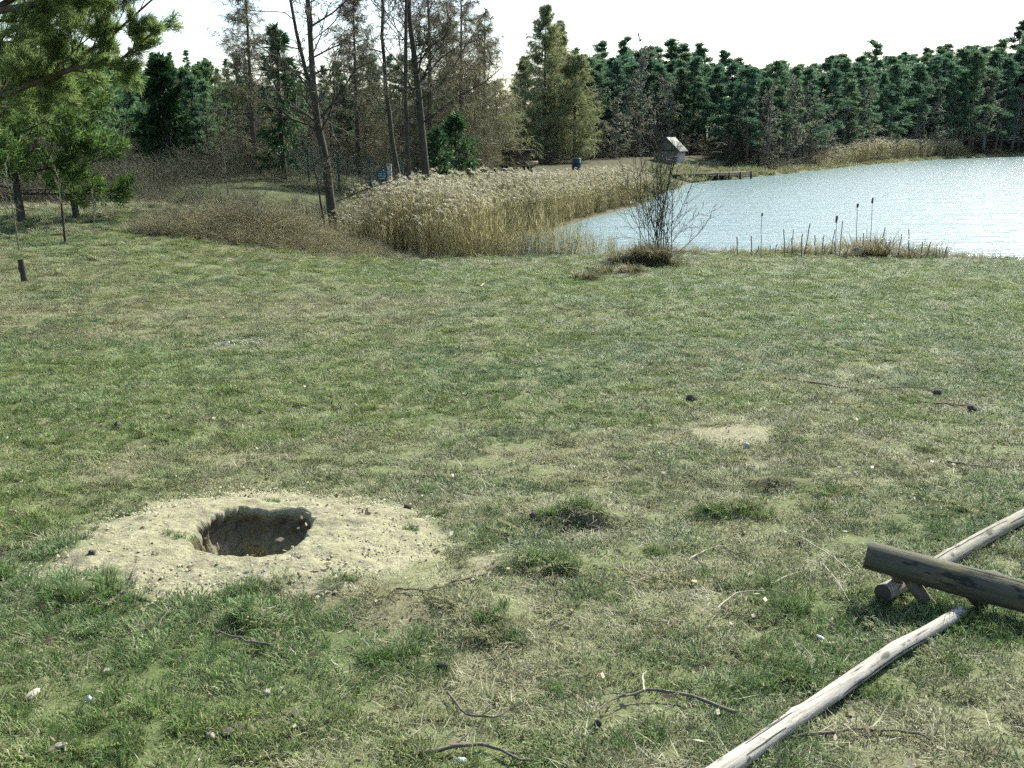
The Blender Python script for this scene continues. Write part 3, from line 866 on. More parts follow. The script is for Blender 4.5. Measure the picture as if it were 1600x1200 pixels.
def bare_crown(P, Rr, r, n1, t0, lr, up=.07, n2=7, n3=6, n4=4, ang=(.8, 1.35), tw=.006, l2=(.25, .5), wmin=.004, hook=.16):
    parts = []
    s, d, l, q = kids(P, Rr, n1, t0, .99, ang, lr, .33, r)
    A, RA = grow(s, d, l, np.maximum(q, wmin * 2), 7, hook, up, r, .25); parts.append((*loft(A, RA, 4), 0))
    s, d, l, q = kids(A, RA, n2, .18, 1, (.45, 1.1), l2, .6, r)
    B, RB = grow(s, d, l, np.maximum(q, wmin * 1.4), 5, .2, up * .8, r, .35); parts.append((*loft(B, RB, 3), 0))
    s, d, l, q = kids(B, RB, n3, .15, 1, (.4, 1.0), (.25, .6), .6, r)
    Cc, RC = grow(s, d, l, np.maximum(q, wmin), 3, .2, .05, r, .5); parts.append((*loft(Cc, RC, 3), 1))
    s, d, l, q = kids(Cc, RC, n4, .1, 1, (.3, .9), (.35, .9), .6, r)
    parts.append((*needles(s, d, l, tw, r), 1))
    return parts

def make_bare(seed, h, r0, n1=26, t0=.22, lr=(.16, .32), bark_m='alder_bark', twig_m='twig', tw=.012, wmin=.006, **kw):
    r = np.random.default_rng(seed)
    P, Rr = trunk_line(h, r0, r, .05)
    tm = mkmesh('trunk', [(*loft(P, Rr, 8), 0)], M[bark_m], True)
    cm = mkmesh('branches', bare_crown(P, Rr, r, n1, t0, lr, tw=tw, wmin=wmin, **kw), [M[bark_m], M[twig_m]])
    return [('trunk', tm), ('branches', cm)]

def make_pine(seed, h, r0, cb, cr, mat='pine_far', ls=.42, ws=.16, per=9, nsub=6, dens=4.5, bark_m='pine_bark', droop=0.0, spread=.30, ragged=False):
    r = np.random.default_rng(seed)
    P, Rr = trunk_line(h, r0, r, .03)
    nb = max(10, int((1 - cb) * h * dens))
    t = cb + (1 - cb) * (np.arange(nb) + r.random(nb) * .8) / nb
    tc = (t - cb) / (1 - cb)
    k = np.clip(t * 9, 0, 8.999); ki = k.astype(int); f = (k - ki)[:, None]
    S = P[0, ki] * (1 - f) + P[0, ki + 1] * f
    az = np.arange(nb) * 2.4 + r.normal(size=nb) * .4
    el = -.05 - droop + (.75 if ragged else .95) * tc ** 1.4 + r.normal(size=nb) * (.2 if ragged else .12)
    D = np.stack([np.cos(az) * np.cos(el), np.sin(az) * np.cos(el), np.sin(el)], 1)
    L = cr * ((1 - tc) ** .62 * (.75 + .35 * tc) + .10) * (.35 + 1.05 * r.random(nb) ** 1.3) * (.8 + .35 * np.cos(az - r.random() * 6.28)) if ragged else cr * ((.62 + .38 * np.sin(math.pi * (.2 + .6 * tc))) * (1 - tc ** 2.2) + .14) * (.7 + .5 * r.random(nb))
    rb = np.maximum(r0 * .28 * (1 - t) + .012, .012)
    A, RA = grow(S, D, L, rb, 5, .11, .07, r, .3)
    s, d, l, q = kids(A, RA, nsub, .25, 1, (.4, .95), (.28, .55), .6, r)
    B, RB = grow(s, d, l, np.maximum(q, .006), 3, .16, .08, r, .4)
    tips = np.concatenate([A[:, -1], A[:, -2], B[:, 1], B[:, 2], B[:, 3]])
    td = np.concatenate([A[:, -1] - A[:, -2], A[:, -1] - A[:, -2], B[:, 2] - B[:, 1], B[:, 3] - B[:, 2], B[:, 3] - B[:, 2]])
    td = unit(td)
    zf_ = .68 if ragged else 1.0
    C = np.repeat(tips, per, 0) + r.normal(size=(len(tips) * per, 3)) * ls * spread * np.array((1, 1, zf_))
    Dn = np.repeat(td, per, 0) + r.normal(size=(len(tips) * per, 3)) * .75 * np.array((1, 1, zf_)) + np.array((0, 0, .10 if ragged else .25))
    m = len(C)
    cr_parts = [(*leaves(C, Dn, ls * (.6 + .7 * r.random(m)), ws * (.7 + .6 * r.random(m)), r), 1), (*loft(A, RA, 4), 0), (*loft(B, RB, 3), 0)]
    # a few dead snags below the crown
    if cb > .2:
        ns = 8
        zz = (cb * (.35 + .6 * r.random(ns))) * h
        a = r.random(ns) * 6.28
        s0 = np.stack([0 * a, 0 * a, zz], 1)
        G, RG = grow(s0, np.stack([np.cos(a), np.sin(a), -.1 + 0 * a], 1), .4 + .9 * r.random(ns), np.full(ns, .012), 3, .12, 0, r)
        cr_parts.append((*loft(G, RG, 3), 0))
    tm = mkmesh('trunk', [(*loft(P, Rr, 8), 0)], M[bark_m], True)
    return [('trunk', tm), ('crown', mkmesh('crown', cr_parts, [M[bark_m], M[mat]]))]

def make_spruce(seed, h, r0, cr, cb=.06, mat='spruce', ls=.34, ws=.10, whorl=.32, nb=8, nk=9, per=4, pw=.85):
    r = np.random.default_rng(seed)
    P, Rr = trunk_line(h, r0, r, .012)
    z = np.repeat(np.arange(cb * h, h * .985, whorl), nb); n = len(z)
    z = z + r.normal(size=n) * whorl * .3; t = np.clip(z / h, 0, 1)
    az = r.random(n) * 6.28
    el = -.22 + .75 * t ** 2 + r.normal(size=n) * .10
    D = np.stack([np.cos(az) * np.cos(el), np.sin(az) * np.cos(el), np.sin(el)], 1)
    L = (cr * (1 - t) ** pw + .12) * (.68 + .45 * r.random(n))
    A, RA = grow(np.stack([0 * z, 0 * z, z], 1), D, L, np.full(n, .018), 5, .06, .035, r, .3)
    s, d, l, q = kids(A, RA, nk, .12, 1, (.5, 1.1), (.16, .34), .6, r, flat=.7)
    d = d + np.array((0, 0, -.28))
    B, RB = grow(s, d, np.maximum(l, .12), np.full(len(s), .006), 2, .1, -.03, r, .5)
    C = np.repeat(np.concatenate([B[:, 0], B[:, 1], A[:, -1], A[:, -2]]), per, 0)
    dd = np.concatenate([B[:, 1] - B[:, 0], B[:, 2] - B[:, 1], A[:, -1] - A[:, -2], A[:, -1] - A[:, -2]])
    Dn = np.repeat(unit(dd), per, 0) + r.normal(size=(len(C), 3)) * .38 + np.array((0, 0, -.12))
    m = len(C)
    parts = [(*leaves(C, Dn, ls * (.6 + .7 * r.random(m)), ws * (.6 + .8 * r.random(m)), r), 1), (*loft(A, RA, 3), 0)]
    tm = mkmesh('trunk', [(*loft(P, Rr, 8), 0)], M['dark_bark'], True)
    return [('trunk', tm), ('crown', mkmesh('crown', parts, [M['dark_bark'], M[mat]]))]

def make_larch(seed, h, r0, cr, cb=.14, mat='larch_twig', tw=.02, nbm=6.0, nk=7, nt=7, pw=.8, hang=.5, tl=.35):
    r = np.random.default_rng(seed)
    P, Rr = trunk_line(h, r0, r, .012, top=.05)
    n = int(h * (1 - cb) * nbm)
    t = cb + (1 - cb) * r.random(n) ** 1.0
    z = t * h * .99
    az = r.random(n) * 6.28
    tc = (t - cb) / (1 - cb)
    el = -.05 + .55 * tc + r.normal(size=n) * .14
    D = np.stack([np.cos(az) * np.cos(el), np.sin(az) * np.cos(el), np.sin(el)], 1)
    L = (cr * (1 - tc) ** pw * sstep(-.15, .12, tc) + .25) * (.6 + .55 * r.random(n))
    k = np.clip(t * 9, 0, 8.999); ki = k.astype(int); f = (k - ki)[:, None]
    S = P[0, ki] * (1 - f) + P[0, ki + 1] * f
    A, RA = grow(S, D, L, .010 + .014 * (1 - t), 6, .08, .03, r, .25)
    s, d, l, q = kids(A, RA, nk, .12, 1, (.5, 1.2), (.2, .42), .6, r, flat=.5)
    B, RB = grow(s, d + np.array((0, 0, -hang * .5)), l, np.maximum(q, .004), 3, .14, -.06 * hang, r, .4)
    s, d, l, q = kids(B, RB, nt, 0, 1, (.4, 1.1), (.3, .7), .6, r)
    d = d + np.array((0, 0, -hang)) * (.4 + r.random((len(s), 1)))
    parts = [(*needles(s, d, tl * (.5 + r.random(len(s))), tw * (.6 + .8 * r.random(len(s))), r), 1), (*loft(A, RA, 3), 0), (*loft(B, RB, 3), 1)]
    tm = mkmesh('trunk', [(*loft(P, Rr, 7), 0)], M['larch_bark'], True)
    return [('trunk', tm), ('crown', mkmesh('crown', parts, [M['larch_bark'], M[mat]]))]

def plant(name, kit, loc, rz=0.0, s=1.0, label=None, cat='tree', group=None, lean=(0, 0), sxy=None):
    e = bpy.data.objects.new(name, None)
    e.empty_display_size = .3
    COL.objects.link(e)
    e.location = loc; e.rotation_euler = (lean[0], lean[1], rz); e.scale = (sxy or s, sxy or s, s)
    tag(e, label, cat, group)
    for nm, me in kit: link(nm, me, e)
    return e

r = np.random.default_rng(41)
PINES = [make_pine(100 + i, 12, .15, (.26, .38, .18, .42, .30, .22)[i], (2.2, 1.9, 2.4, 1.7, 2.2, 2.0)[i], ls=.34, ws=.07, per=14, spread=.42, dens=3.4, ragged=True) for i in range(6)]
BARES = [make_bare(200 + i, 11, .14, 26, .14, (.17, .33), 'dark_bark', 'twig_grey', tw=.028, wmin=.009, n2=7, n3=6, n4=5) for i in range(4)]
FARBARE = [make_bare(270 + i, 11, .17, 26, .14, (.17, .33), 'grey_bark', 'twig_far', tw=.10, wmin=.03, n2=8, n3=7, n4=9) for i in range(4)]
BROWNS = [make_bare(230 + i, 9, .10, 24, .12, (.18, .34), 'dark_bark', 'twig', tw=.016, wmin=.006, n2=6, n3=5, n4=4) for i in range(3)]
LARCHB = [make_larch(250 + i, 12, .14, (2.0, 2.3, 1.8)[i], .12, 'larch_twig_brown', .016) for i in range(3)]

def skyline(px):
    return np.interp(px, [860, 905, 940, 985, 1030, 1060, 1090, 1125, 1150, 1250, 1330, 1400, 1470, 1560, 1600, 1700, 1900], [112, 90, 88, 80, 92, 74, 78, 92, 112, 110, 98, 90, 78, 82, 52, 45, 60])

def shore(px):
    """depth of the far shoreline seen in a photograph column"""
    return np.interp(px, [860, 985, 1060, 1200, 1330, 1450, 1600, 1750, 1900], [70, 84, 90, 96, 128, 164, 198, 222, 235])

# wood behind the hut and along the far shore
def pine_label(px, ri):
    where = ('left of the small hut' if px < 1030 else 'directly behind the small hut' if px < 1080 else 'between the hut and the leafless bank trees' if px < 1160 else
             'behind the leafless bank trees' if px < 1290 else 'above the left half of the far reed strip' if px < 1380 else 'above the right half of the far reed strip' if px < 1480 else
             'at the far shore right of the reed strip' if px < 1560 else 'at the right edge of the far shore')
    rk = 'front-row pine with trunk showing' if ri < 2 else 'second-row dark pine' if ri < 4 else 'rearmost pine with only its top showing'
    return '%s, %s' % (rk, where), 'tree', '%s %s' % ('front pines' if ri < 2 else 'middle pines' if ri < 4 else 'rear pines', where)
rank = [(6, 23, 10), (12, 21, 8), (20, 23, 4), (30, 25, 0), (42, 26, -3), (56, 28, -4)]
for ri, (back, step, drow) in enumerate(rank):
    px = 872.0
    while px < 1800:
        Y = float(shore(px)) + (10 if px < 1120 else 0) + back + r.normal() * 2.0
        b = onpx(px, Y)
        if sd_poly(b[0], b[1], LAKE) > 3.0:
            zt = toprow(float(skyline(px)) + drow + 3 + r.normal() * 12, Y)
            h = max(zt - b[2], 6)
            sc = h / 12
            hut_side = px < 1135
            plant('pine_tree', PINES[r.integers(0, 6)], b - np.array((0, 0, .1)), r.random() * 6.28, sc,
                  *pine_label(px, ri), sxy=sc * (1.2 + .5 * r.random()))
        px += step * (.6 + .8 * r.random()) * (1.15 if px < 1130 else .9)

# leafless trees at the far water's edge
for (px, back, row, lab, s) in [(1197, 3.5, 132, 'tall leafless tree with dark straight trunk on the far bank right of the jetty', 1.0),
                                (1232, 3.0, 118, 'tallest leafless alder with forked dark trunk on the far bank', 1.1),
                                (1175, 6.0, 150, 'grey leafless tree just left of the straight-trunked one on the far bank', .9),
                                (1265, 4.5, 150, 'broad leafless tree right of the forked alder on the far bank', 1.2),
                                (1300, 6.0, 175, 'low grey leafless tree above the left end of the far reed strip', 1.0),
                                (1455, 5.0, 135, 'grey leafless tree behind the right end of the far reed strip', 1.1),
                                (1535, 4.0, 108, 'large rounded leafless tree at the far shore near the right edge', 1.5),
                                (1580, 6.0, 130, 'leafless tree at the far shore right of the large rounded one', 1.2),
                                (1000, 4.0, 66, 'tall thin leafless tree rising above the pines left of the hut', .8),
                                (960, 2.0, 150, 'spreading leafless tree in front of the pines left of the hut', 1.4),
                                (1030, 9.0, 120, 'brownish leafless tree directly behind the hut', 1.3)]:
    Y = float(shore(px)) + back + (8 if px < 1100 else 0); b = onpx(px, Y)
    sc = (toprow(row, Y) - b[2]) / 11
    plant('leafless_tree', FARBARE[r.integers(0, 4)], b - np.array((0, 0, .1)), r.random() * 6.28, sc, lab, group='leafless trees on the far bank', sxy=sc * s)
for k_, px in enumerate((1150, 1162, 1188, 1214, 1248, 1258, 1282, 1320, 1345, 1425, 1440, 1478, 1500, 1515, 1555, 1600, 975, 1012, 1045, 930)):
    Y = float(shore(px)) + 4.0 + 3 * r.random() + (8 if px < 1100 else 0); b = onpx(px, Y)
    sc = (toprow(122 + 45 * r.random(), Y) - b[2]) / 11
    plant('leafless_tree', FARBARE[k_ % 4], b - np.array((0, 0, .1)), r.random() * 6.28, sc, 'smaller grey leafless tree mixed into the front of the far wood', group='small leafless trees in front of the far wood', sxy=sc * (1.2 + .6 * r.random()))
b = onpx(1137, 96.5)
plant('bush', make_bare(301, 2.6, .05, 26, .03, (.45, .8), 'dark_bark', 'twig', tw=.02, wmin=.008, n2=6, n3=6, n4=4), b, 0, 1.0, 'rounded brown leafless bush on the bank behind the jetty', 'bush')

# larches in the middle
for i, (px, Y, row, cr, lab) in enumerate([(850, 84, 12, 3.3, 'tallest olive larch of the pair beside the gap in the sky'), (872, 88, 34, 2.2, 'slender olive larch close behind the tallest larch'),
                                           (898, 82, 84, 3.0, 'yellowish larch with broad skirt right of the tallest larch'), (818, 92, 90, 2.2, 'shorter olive larch left of the tallest larch')]):
    b = onpx(px, Y); h = toprow(row, Y) - b[2]
    plant('larch_tree', make_larch(320 + i, h, .15, cr, .11, 'larch_twig', .03, 22, 12, 13, pw=.72), b, 0, 1.0, lab, group='larches beyond the reeds')
for i, (px, Y, row, cr, lab) in enumerate([(398, 46, -60, 2.6, 'larch with thin level branches left of the forked alder'), (672, 44, -90, 2.4, 'dark twiggy larch behind the row of three alders'),
                                           (722, 47, -55, 2.9, 'tall larch with pointed top right of the alders'), (757, 52, 20, 2.8, 'larch at the right end of the bare tree group'), (700, 58, 40, 2.6, 'slim larch seen between two taller larches'),
                                           (775, 66, 128, 3.2, 'low yellowish larch above the timber stand'), (560, 52, -20, 2.2, 'thin larch behind the gap between the alders')]):
    b = onpx(px, Y); h = toprow(row, Y) - b[2]
    plant('larch_tree', make_larch(340 + i, h, .13, cr, .10, 'larch_twig' if i == 5 else 'larch_twig_brown', .015, 20, 10, 10), b, 0, 1.0, lab, group='larches behind the alders')

# alders on the near bank: trunks follow their course in the photograph, at their own distance
def alder(stems, label, seed, n1=24, t0=.3, lr=(.14, .28), bigs=()):
    r = np.random.default_rng(seed)
    base = np.array(stems[0][0][0]); base[2] = float(H(base[0], base[1]))
    tparts, cparts = [], []
    for pts, rad in stems:
        pts = np.array(pts) - base
        u = np.linspace(0, len(pts) - 1, 15); k = np.minimum(u.astype(int), len(pts) - 2); f = (u - k)[:, None]
        Pp = pts[k] * (1 - f) + pts[k + 1] * f
        Pp[1:-1] = (Pp[:-2] + 2 * Pp[1:-1] + Pp[2:]) / 4
        Pp[1:] += r.normal(size=Pp[1:].shape) * .018
        t = np.linspace(0, 1, 15)
        Rr = rad * (1 - .80 * t) * (1 + .45 * np.exp(-t * 30))
        tparts.append((*loft(Pp, Rr, 9), 0))
        cparts += bare_crown(Pp[None], Rr[None], r, n1, t0, lr, .05, 8, 7, 8, tw=.011, wmin=.0055, hook=.2)
    for pts, rad in bigs:
        pts = np.array(pts) - base; t = np.linspace(0, 1, len(pts))
        tparts.append((*loft(pts, rad * (1 - .75 * t), 6), 0))
        cparts += bare_crown(pts[None], (rad * (1 - .75 * t))[None], r, 12, .1, (.2, .5), .06, 6, 5, 4, tw=.007, wmin=.0045, hook=.2)
    e = plant('alder_tree', [('trunk', mkmesh('trunk', tparts, M['alder_bark'], True)), ('branches', mkmesh('branches', cparts, [M['alder_bark'], M['twig']]))], base, 0, 1, label, group='alders on the near bank')
    return e
def stem(pix, Y, top=None):
    p = [P3(a, b, Y) for a, b in pix]
    p[0][2] = float(H(p[0][0], p[0][1])) - .2
    if top:
        d = p[-1] - p[-2]; d = d / np.linalg.norm(d)
        d = unit(d * .5 + np.array((0, 0, .8)))
        p.append(p[-1] + d * top * .5); p.append(p[-1] + d * top * .5 + np.array((.2, .1, 0)))
    return p
Ya = 27.5
alder([(stem([(527, 362), (516, 300), (503, 225), (491, 160), (486, 90), (480, 0)], Ya, 6.0), .135)], 'forked dark alder with the thickest trunk, left of the reeds', 401, 26, .30,
      bigs=[([P3(494, 172, Ya), P3(478, 112, Ya), P3(463, 50, Ya), P3(452, -10, Ya), P3(440, -90, Ya), P3(432, -170, Ya)], .065),
            ([P3(503, 182, Ya), P3(530, 148, Ya - .6), P3(556, 108, Ya - 1.2), P3(590, 92, Ya - 1.6)], .032),
            ([P3(488, 40, Ya), P3(520, 20, Ya - .3), P3(548, -5, Ya - .8), P3(570, -40, Ya - 1)], .028),
            ([P3(526, 315, Ya), P3(570, 296, Ya - .4), P3(610, 284, Ya - .7), P3(640, 270, Ya - .9)], .015)])
alder([(stem([(513, 365), (503, 320), (492, 270), (484, 225), (478, 180)], 26.9), .035)], 'thin young alder stem beside the forked alder', 402, 14, .3, (.15, .35))
alder([(stem([(634, 325), (622, 265), (607, 190), (599, 100), (595, 0)], 34, 5.5), .10)], 'slim leaning alder, leftmost of the three trunks above the reeds', 403, 20, .3)
alder([(stem([(641, 320), (637, 260), (633, 160), (634, 60), (634, 0)], 32.5, 5.5), .09)], 'straight dark alder, middle one of the three trunks above the reeds', 404, 20, .3)
alder([(stem([(671, 325), (664, 250), (657, 175), (648, 110), (641, 50), (638, 0)], 33, 5.5), .14)], 'thick alder with long right-hand limb, rightmost of the three trunks', 405, 22, .3,
      bigs=[([P3(664, 190, 33), P3(690, 170, 32.5), P3(720, 148, 32), P3(755, 130, 31.6), P3(785, 105, 31.2)], .04),
            ([P3(655, 130, 33), P3(690, 90, 33), P3(720, 70, 33.2), P3(760, 60, 33.4)], .03)])

# spruces and pines on the left
def single(name, kit, px, Y, label, rz=0.0, group=None, lean=(0, 0)):
    return plant(name, kit, onpx(px, Y) - np.array((0, 0, .05)), rz, 1.0, label, group=group, lean=lean)
hs = lambda row, Y, px: toprow(row, Y) - float(onpx(px, Y)[2])
single('spruce_tree', make_spruce(501, hs(84, 44, 262), .18, 1.7, .10, ls=.36, ws=.09, pw=.95), 262, 44, 'large dark conical spruce standing behind the bramble thicket')
single('spruce_tree', make_spruce(502, hs(35, 42, 440), .13, 1.35, .16, ls=.34, ws=.055, whorl=.46, nb=6, nk=7), 442, 42, 'dark spruce half hidden behind the forked alder')
single('spruce_tree', make_spruce(503, hs(178, 38, 712), .09, 1.6, .04, 'spruce', .24, .04, .26, 7, 8, 3), 712, 38, 'small green spruce at the reed edge right of the alders')
single('spruce_tree', make_spruce(504, hs(205, 37, 680), .06, 1.0, .04, 'spruce', .22, .04, .26, 7, 7, 3), 683, 36, 'smallest green spruce close beside the rightmost alder trunk')
single('pine_tree', make_pine(510, hs(90, 23, 22), .10, .24, 1.9, 'pine_young', .16, .03, 30, 9, 7.5, 'dark_bark', .12), 24, 22.5, 'young yellow-green pine with dark trunk at the left edge', lean=(0, -.05))
single('pine_tree', make_pine(511, hs(120, 24, 108), .085, .27, 1.45, 'pine_young', .16, .03, 30, 9, 8.0, 'dark_bark', .12), 110, 23.4, 'young yellow-green pine with leaning dark trunk, second from the left edge', lean=(0, -.06))
for i, (px, Y, row, lab) in enumerate([(222, 58, 116, 'pine with feathery top left of the large dark spruce'), (300, 60, 112, 'pine with dense top right of the large dark spruce'), (180, 50, 108, 'dark pine in the gap below the overhanging branch'),
                                       (330, 64, 104, 'dark pine right of the two feathery pines'), (60, 40, 60, 'tall dark pine behind the young pines at the left'), (140, 44, 80, 'dark pine behind the second young pine'), (-40, 36, 20, 'tall pine at the very left edge behind the young pines'), (318, 70, 108, 'pine top showing right of the large dark spruce')]):
    single('pine_tree', make_pine(520 + i, hs(row, Y, px), .15, .25 if i < 4 else .32, 1.45, 'pine_needle', .28, .06, 13, 6, 5.0), px, Y, lab, i * 1.3)

# the big pine whose boughs hang into the top left corner
def overhang():
    r = np.random.default_rng(601)
    base = np.array((-8.4, 11.4, 0)); base[2] = float(H(base[0], base[1])) - .1
    P, Rr = trunk_line(13, .21, r, .02)
    bl = [[P3(-330, 330, 11.3), P3(-120, 240, 11.2), P3(0, 150, 11.0), P3(70, 105, 10.8), P3(150, 55, 10.6), P3(222, -8, 10.4)],
          [P3(-120, 242, 11.1), P3(-20, 160, 10.9), P3(40, 124, 10.7), P3(110, 116, 10.4), P3(165, 96, 10.2), P3(226, 48, 10.0)],
          [P3(-300, 240, 11.8), P3(-120, 160, 11.8), P3(-20, 110, 11.8), P3(50, 72, 11.8), P3(120, 30, 11.8), P3(190, -30, 11.8)],
          [P3(-300, 160, 11.0), P3(-100, 60, 10.8), P3(0, 15, 10.6), P3(90, -30, 10.4), P3(160, -70, 10.2), P3(210, -120, 10.0)],
          [P3(-320, 60, 11.6), P3(-120, -20, 11.6), P3(0, -60, 11.6), P3(90, -100, 11.6), P3(150, -150, 11.6), P3(200, -200, 11.6)]]
    bl += [[P3(-300, 210, 12.2), P3(-100, 110, 12.2), P3(0, 58, 12.1), P3(60, 28, 12.0), P3(115, 2, 11.9), P3(150, -25, 11.8)],
           [P3(-320, 330, 12.2), P3(-160, 262, 12.2), P3(-60, 208, 12.2), P3(0, 182, 12.2), P3(60, 160, 12.2), P3(110, 128, 12.2)],
           [P3(-200, 60, 10.6), P3(-60, 20, 10.4), P3(10, 8, 10.3), P3(60, 4, 10.2), P3(120, -4, 10.1), P3(180, -20, 10.0)]]
    for k in range(16):                       # boughs out of the picture, all round the trunk
        z = 3.5 + k * .5; a = k * 2.4 + 1.0; L = 3.2 * (1 - k / 22)
        if -1.1 < math.atan2(math.sin(a), math.cos(a)) < .5 and z < 6.5: continue
        c = base + np.array((0, 0, z))
        bl.append([c + np.array((math.cos(a), math.sin(a), .12 + .08 * q)) * L * q / 5 for q in range(6)])
    A = np.array(bl) - base; A[:, 1:] += r.normal(size=A[:, 1:].shape) * .05
    A[:, 0] = np.where(np.arange(len(A))[:, None] == 1, A[:, 0], np.stack([0 * A[:, 0, 0], 0 * A[:, 0, 1], A[:, 0, 2]], 1))
    RA = np.array([np.linspace(.045, .008, 6)] * len(A))
    s, d, l, q = kids(A, RA, 22, .28, 1, (.35, .8), (.10, .20), .55, r)
    B, RB = grow(s, d, l, np.maximum(q, .006), 4, .14, .06, r, .4)
    s, d, l, q = kids(B, RB, 5, .25, 1, (.4, .9), (.3, .6), .6, r)
    C, RC = grow(s, d, l, np.maximum(q, .004), 3, .14, .10, r, .5)
    tips = np.concatenate([A[:, -1], B[:, -1], B[:, -2], C[:, 1], C[:, 2], C[:, 3]])
    td = unit(np.concatenate([A[:, -1] - A[:, -2], B[:, -1] - B[:, -2], B[:, -2] - B[:, -3], C[:, 1] - C[:, 0], C[:, 2] - C[:, 1], C[:, 3] - C[:, 2]]))
    per = 42
    Q = np.repeat(tips, per, 0) + r.normal(size=(len(tips) * per, 3)) * .022
    Dn = np.repeat(td, per, 0) * 1.0 + r.normal(size=(len(tips) * per, 3)) * .62
    m = len(Q)
    crown = mkmesh('crown', [(*needles(Q, Dn, .05 + .05 * r.random(m), .0055 + .003 * r.random(m), r), 1), (*loft(A, RA, 6), 0), (*loft(B, RB, 3), 0), (*loft(C, RC, 3), 0)], [M['pine_bark'], M['pine_over']])
    plant('pine_tree', [('trunk', mkmesh('trunk', [(*loft(P, Rr, 12), 0)], M['pine_bark'], True)), ('crown', crown)], base, 0, 1, 'nearest pine whose boughs hang into the top left corner')
overhang()

# mixed wood behind the left bank
kinds = [('pine_tree', PINES, 12, 'pine of the left wood', 'pines of the left wood'),
         ('leafless_tree', BARES, 11, 'grey leafless tree of the left wood', 'grey leafless trees of the left wood'),
         ('leafless_tree', BROWNS, 9, 'brown twiggy leafless tree of the left wood', 'brown leafless trees of the left wood'),
         ('larch_tree', LARCHB, 12, 'brownish bare larch of the left wood', 'bare larches of the left wood')]
for (y0, y1, step, mix) in [(46, 54, 24, (.12, .15, .43, .30)), (55, 62, 21, (.25, .15, .25, .35)), (64, 74, 21, (.45, .1, .15, .3)), (76, 90, 24, (.7, .1, .05, .15)), (94, 112, 25, (.9, .1, 0, 0))]:
    px = -220.0
    while px < 880:
        Y = r.uniform(y0, y1); b = onpx(px, Y)
        k = r.choice(4, p=mix)
        if px < 330 and k in (1, 2, 3) and r.random() < .6: k = 0
        nm, kits, h0, lab, grp = kinds[k]
        rowt = float(np.interp(px, [-200, 150, 300, 420, 560, 700, 800, 880], [30, 130, 118, 108, 100, 105, 120, 112])) + r.normal() * 12 + (28 if k in (1, 2) else 0) + (20 if y0 < 60 else 0)
        sc = max((toprow(rowt, Y) - b[2]) / h0, .35)
        seg_ = 'left of the large spruce' if px < 230 else 'between the large spruce and the forked alder' if px < 480 else 'between the forked alder and the three alders' if px < 640 else 'right of the three alders'
        seg_ = seg_.replace('between the large spruce and the forked alder', 'left of the forked alder').replace('between the forked alder and the three alders', 'right of the forked alder')
        dep_ = 'nearer' if y0 < 60 else 'middle-distance' if y0 < 85 else 'rear'
        lab = '%s %s, %s' % (dep_, lab, seg_); grp = '%s, %s, %s' % (grp, dep_, seg_)
        if sd_poly(b[0], b[1], REED) > .5 and sd_poly(b[0], b[1], LAKE) > 2 and not (430 < px < 650 and Y < 50) and not (px > 765 and Y < 95):
            plant(nm, kits[r.integers(0, len(kits))], b - np.array((0, 0, .1)), r.random() * 6.28, sc, lab, group=grp, sxy=sc * (1.0 + .35 * r.random()))
        px += step * (.6 + .8 * r.random())

# undergrowth on the wood floor
under_p = [bramble(r, 20, 1.3, 'brush') for _ in range(3)]
n = 4200
Yq = 28 + 90 * r.random(n) ** 1.5; pq = r.uniform(-260, 900, n)
x = Yq * (pq - 800) / FPX / 1.026; y = Yq
ok = (sd_poly(x, y, REED) > .4) & (sd_poly(x, y, LAKE) > 1) & (sd_poly(x, y, THICK) > .3) & (fbm(x, y, .25, 2, 141) > .40) & ~((y > 38) & (y < 76) & (x > -3.5) & (x < 6)) & ~((y < 27) & (x > -16))
x, y = x[ok], y[ok]
sc = (.45 + .75 * r.random(len(x))) * np.clip(y / 40, .7, 1.5) * np.where((y < 46) & (x > -11.5), .52, 1)
scatter('wood_undergrowth', under_p, np.stack([x, y, H(x, y)], 1), np.stack([0 * x, 0 * x, r.random(len(x)) * 6.28], 1), np.stack([sc * 1.2, sc * 1.2, sc], 1), np.ones((len(x), 3)) * .3, r.integers(0, 3, len(x)),
        'leafless brush covering the floor of the left wood', 'undergrowth')
n = 1600
t = r.uniform(900, 1760, n)
Y = shore(t) + np.where(t < 1120, 12, 1.5) + r.random(n) ** 1.3 * 30
x = Y * (t - 800) / FPX / 1.026
ok = sd_poly(x, Y, LAKE) > 1.2
x, Y = x[ok], Y[ok]
sc = (.5 + .9 * r.random(len(x)))
scatter('far_undergrowth', under_p, np.stack([x, Y, H(x, Y)], 1), np.stack([0 * x, 0 * x, r.random(len(x)) * 6.28], 1), np.stack([sc * 2, sc * 2, sc], 1), np.ones((len(x), 3)) * .3, r.integers(0, 3, len(x)),
        'low leafless brush at the foot of the far wood', 'undergrowth')

# ------------------------------------------------------------------ built things
def box(cx, cy, cz, sx, sy, sz):
    v = np.array([[a, b, c] for c in (-.5, .5) for b in (-.5, .5) for a in (-.5, .5)]) * (sx, sy, sz) + (cx, cy, cz)
    f = np.array([[0, 2, 3, 1], [4, 5, 7, 6], [0, 1, 5, 4], [2, 6, 7, 3], [0, 4, 6, 2], [1, 3, 7, 5]])
    return v, f
def empty(name, loc, rz=0, label=None, cat=None, group=None):
    e = bpy.data.objects.new(name, None); COL.objects.link(e); e.location = loc; e.rotation_euler = (0, 0, rz)
    e.empty_display_size = .3
    return tag(e, label, cat, group)
def part(name, bl, mat, parent):
    return link(name, mkmesh(name, [(*box(*b), 0) for b in bl], mat), parent)

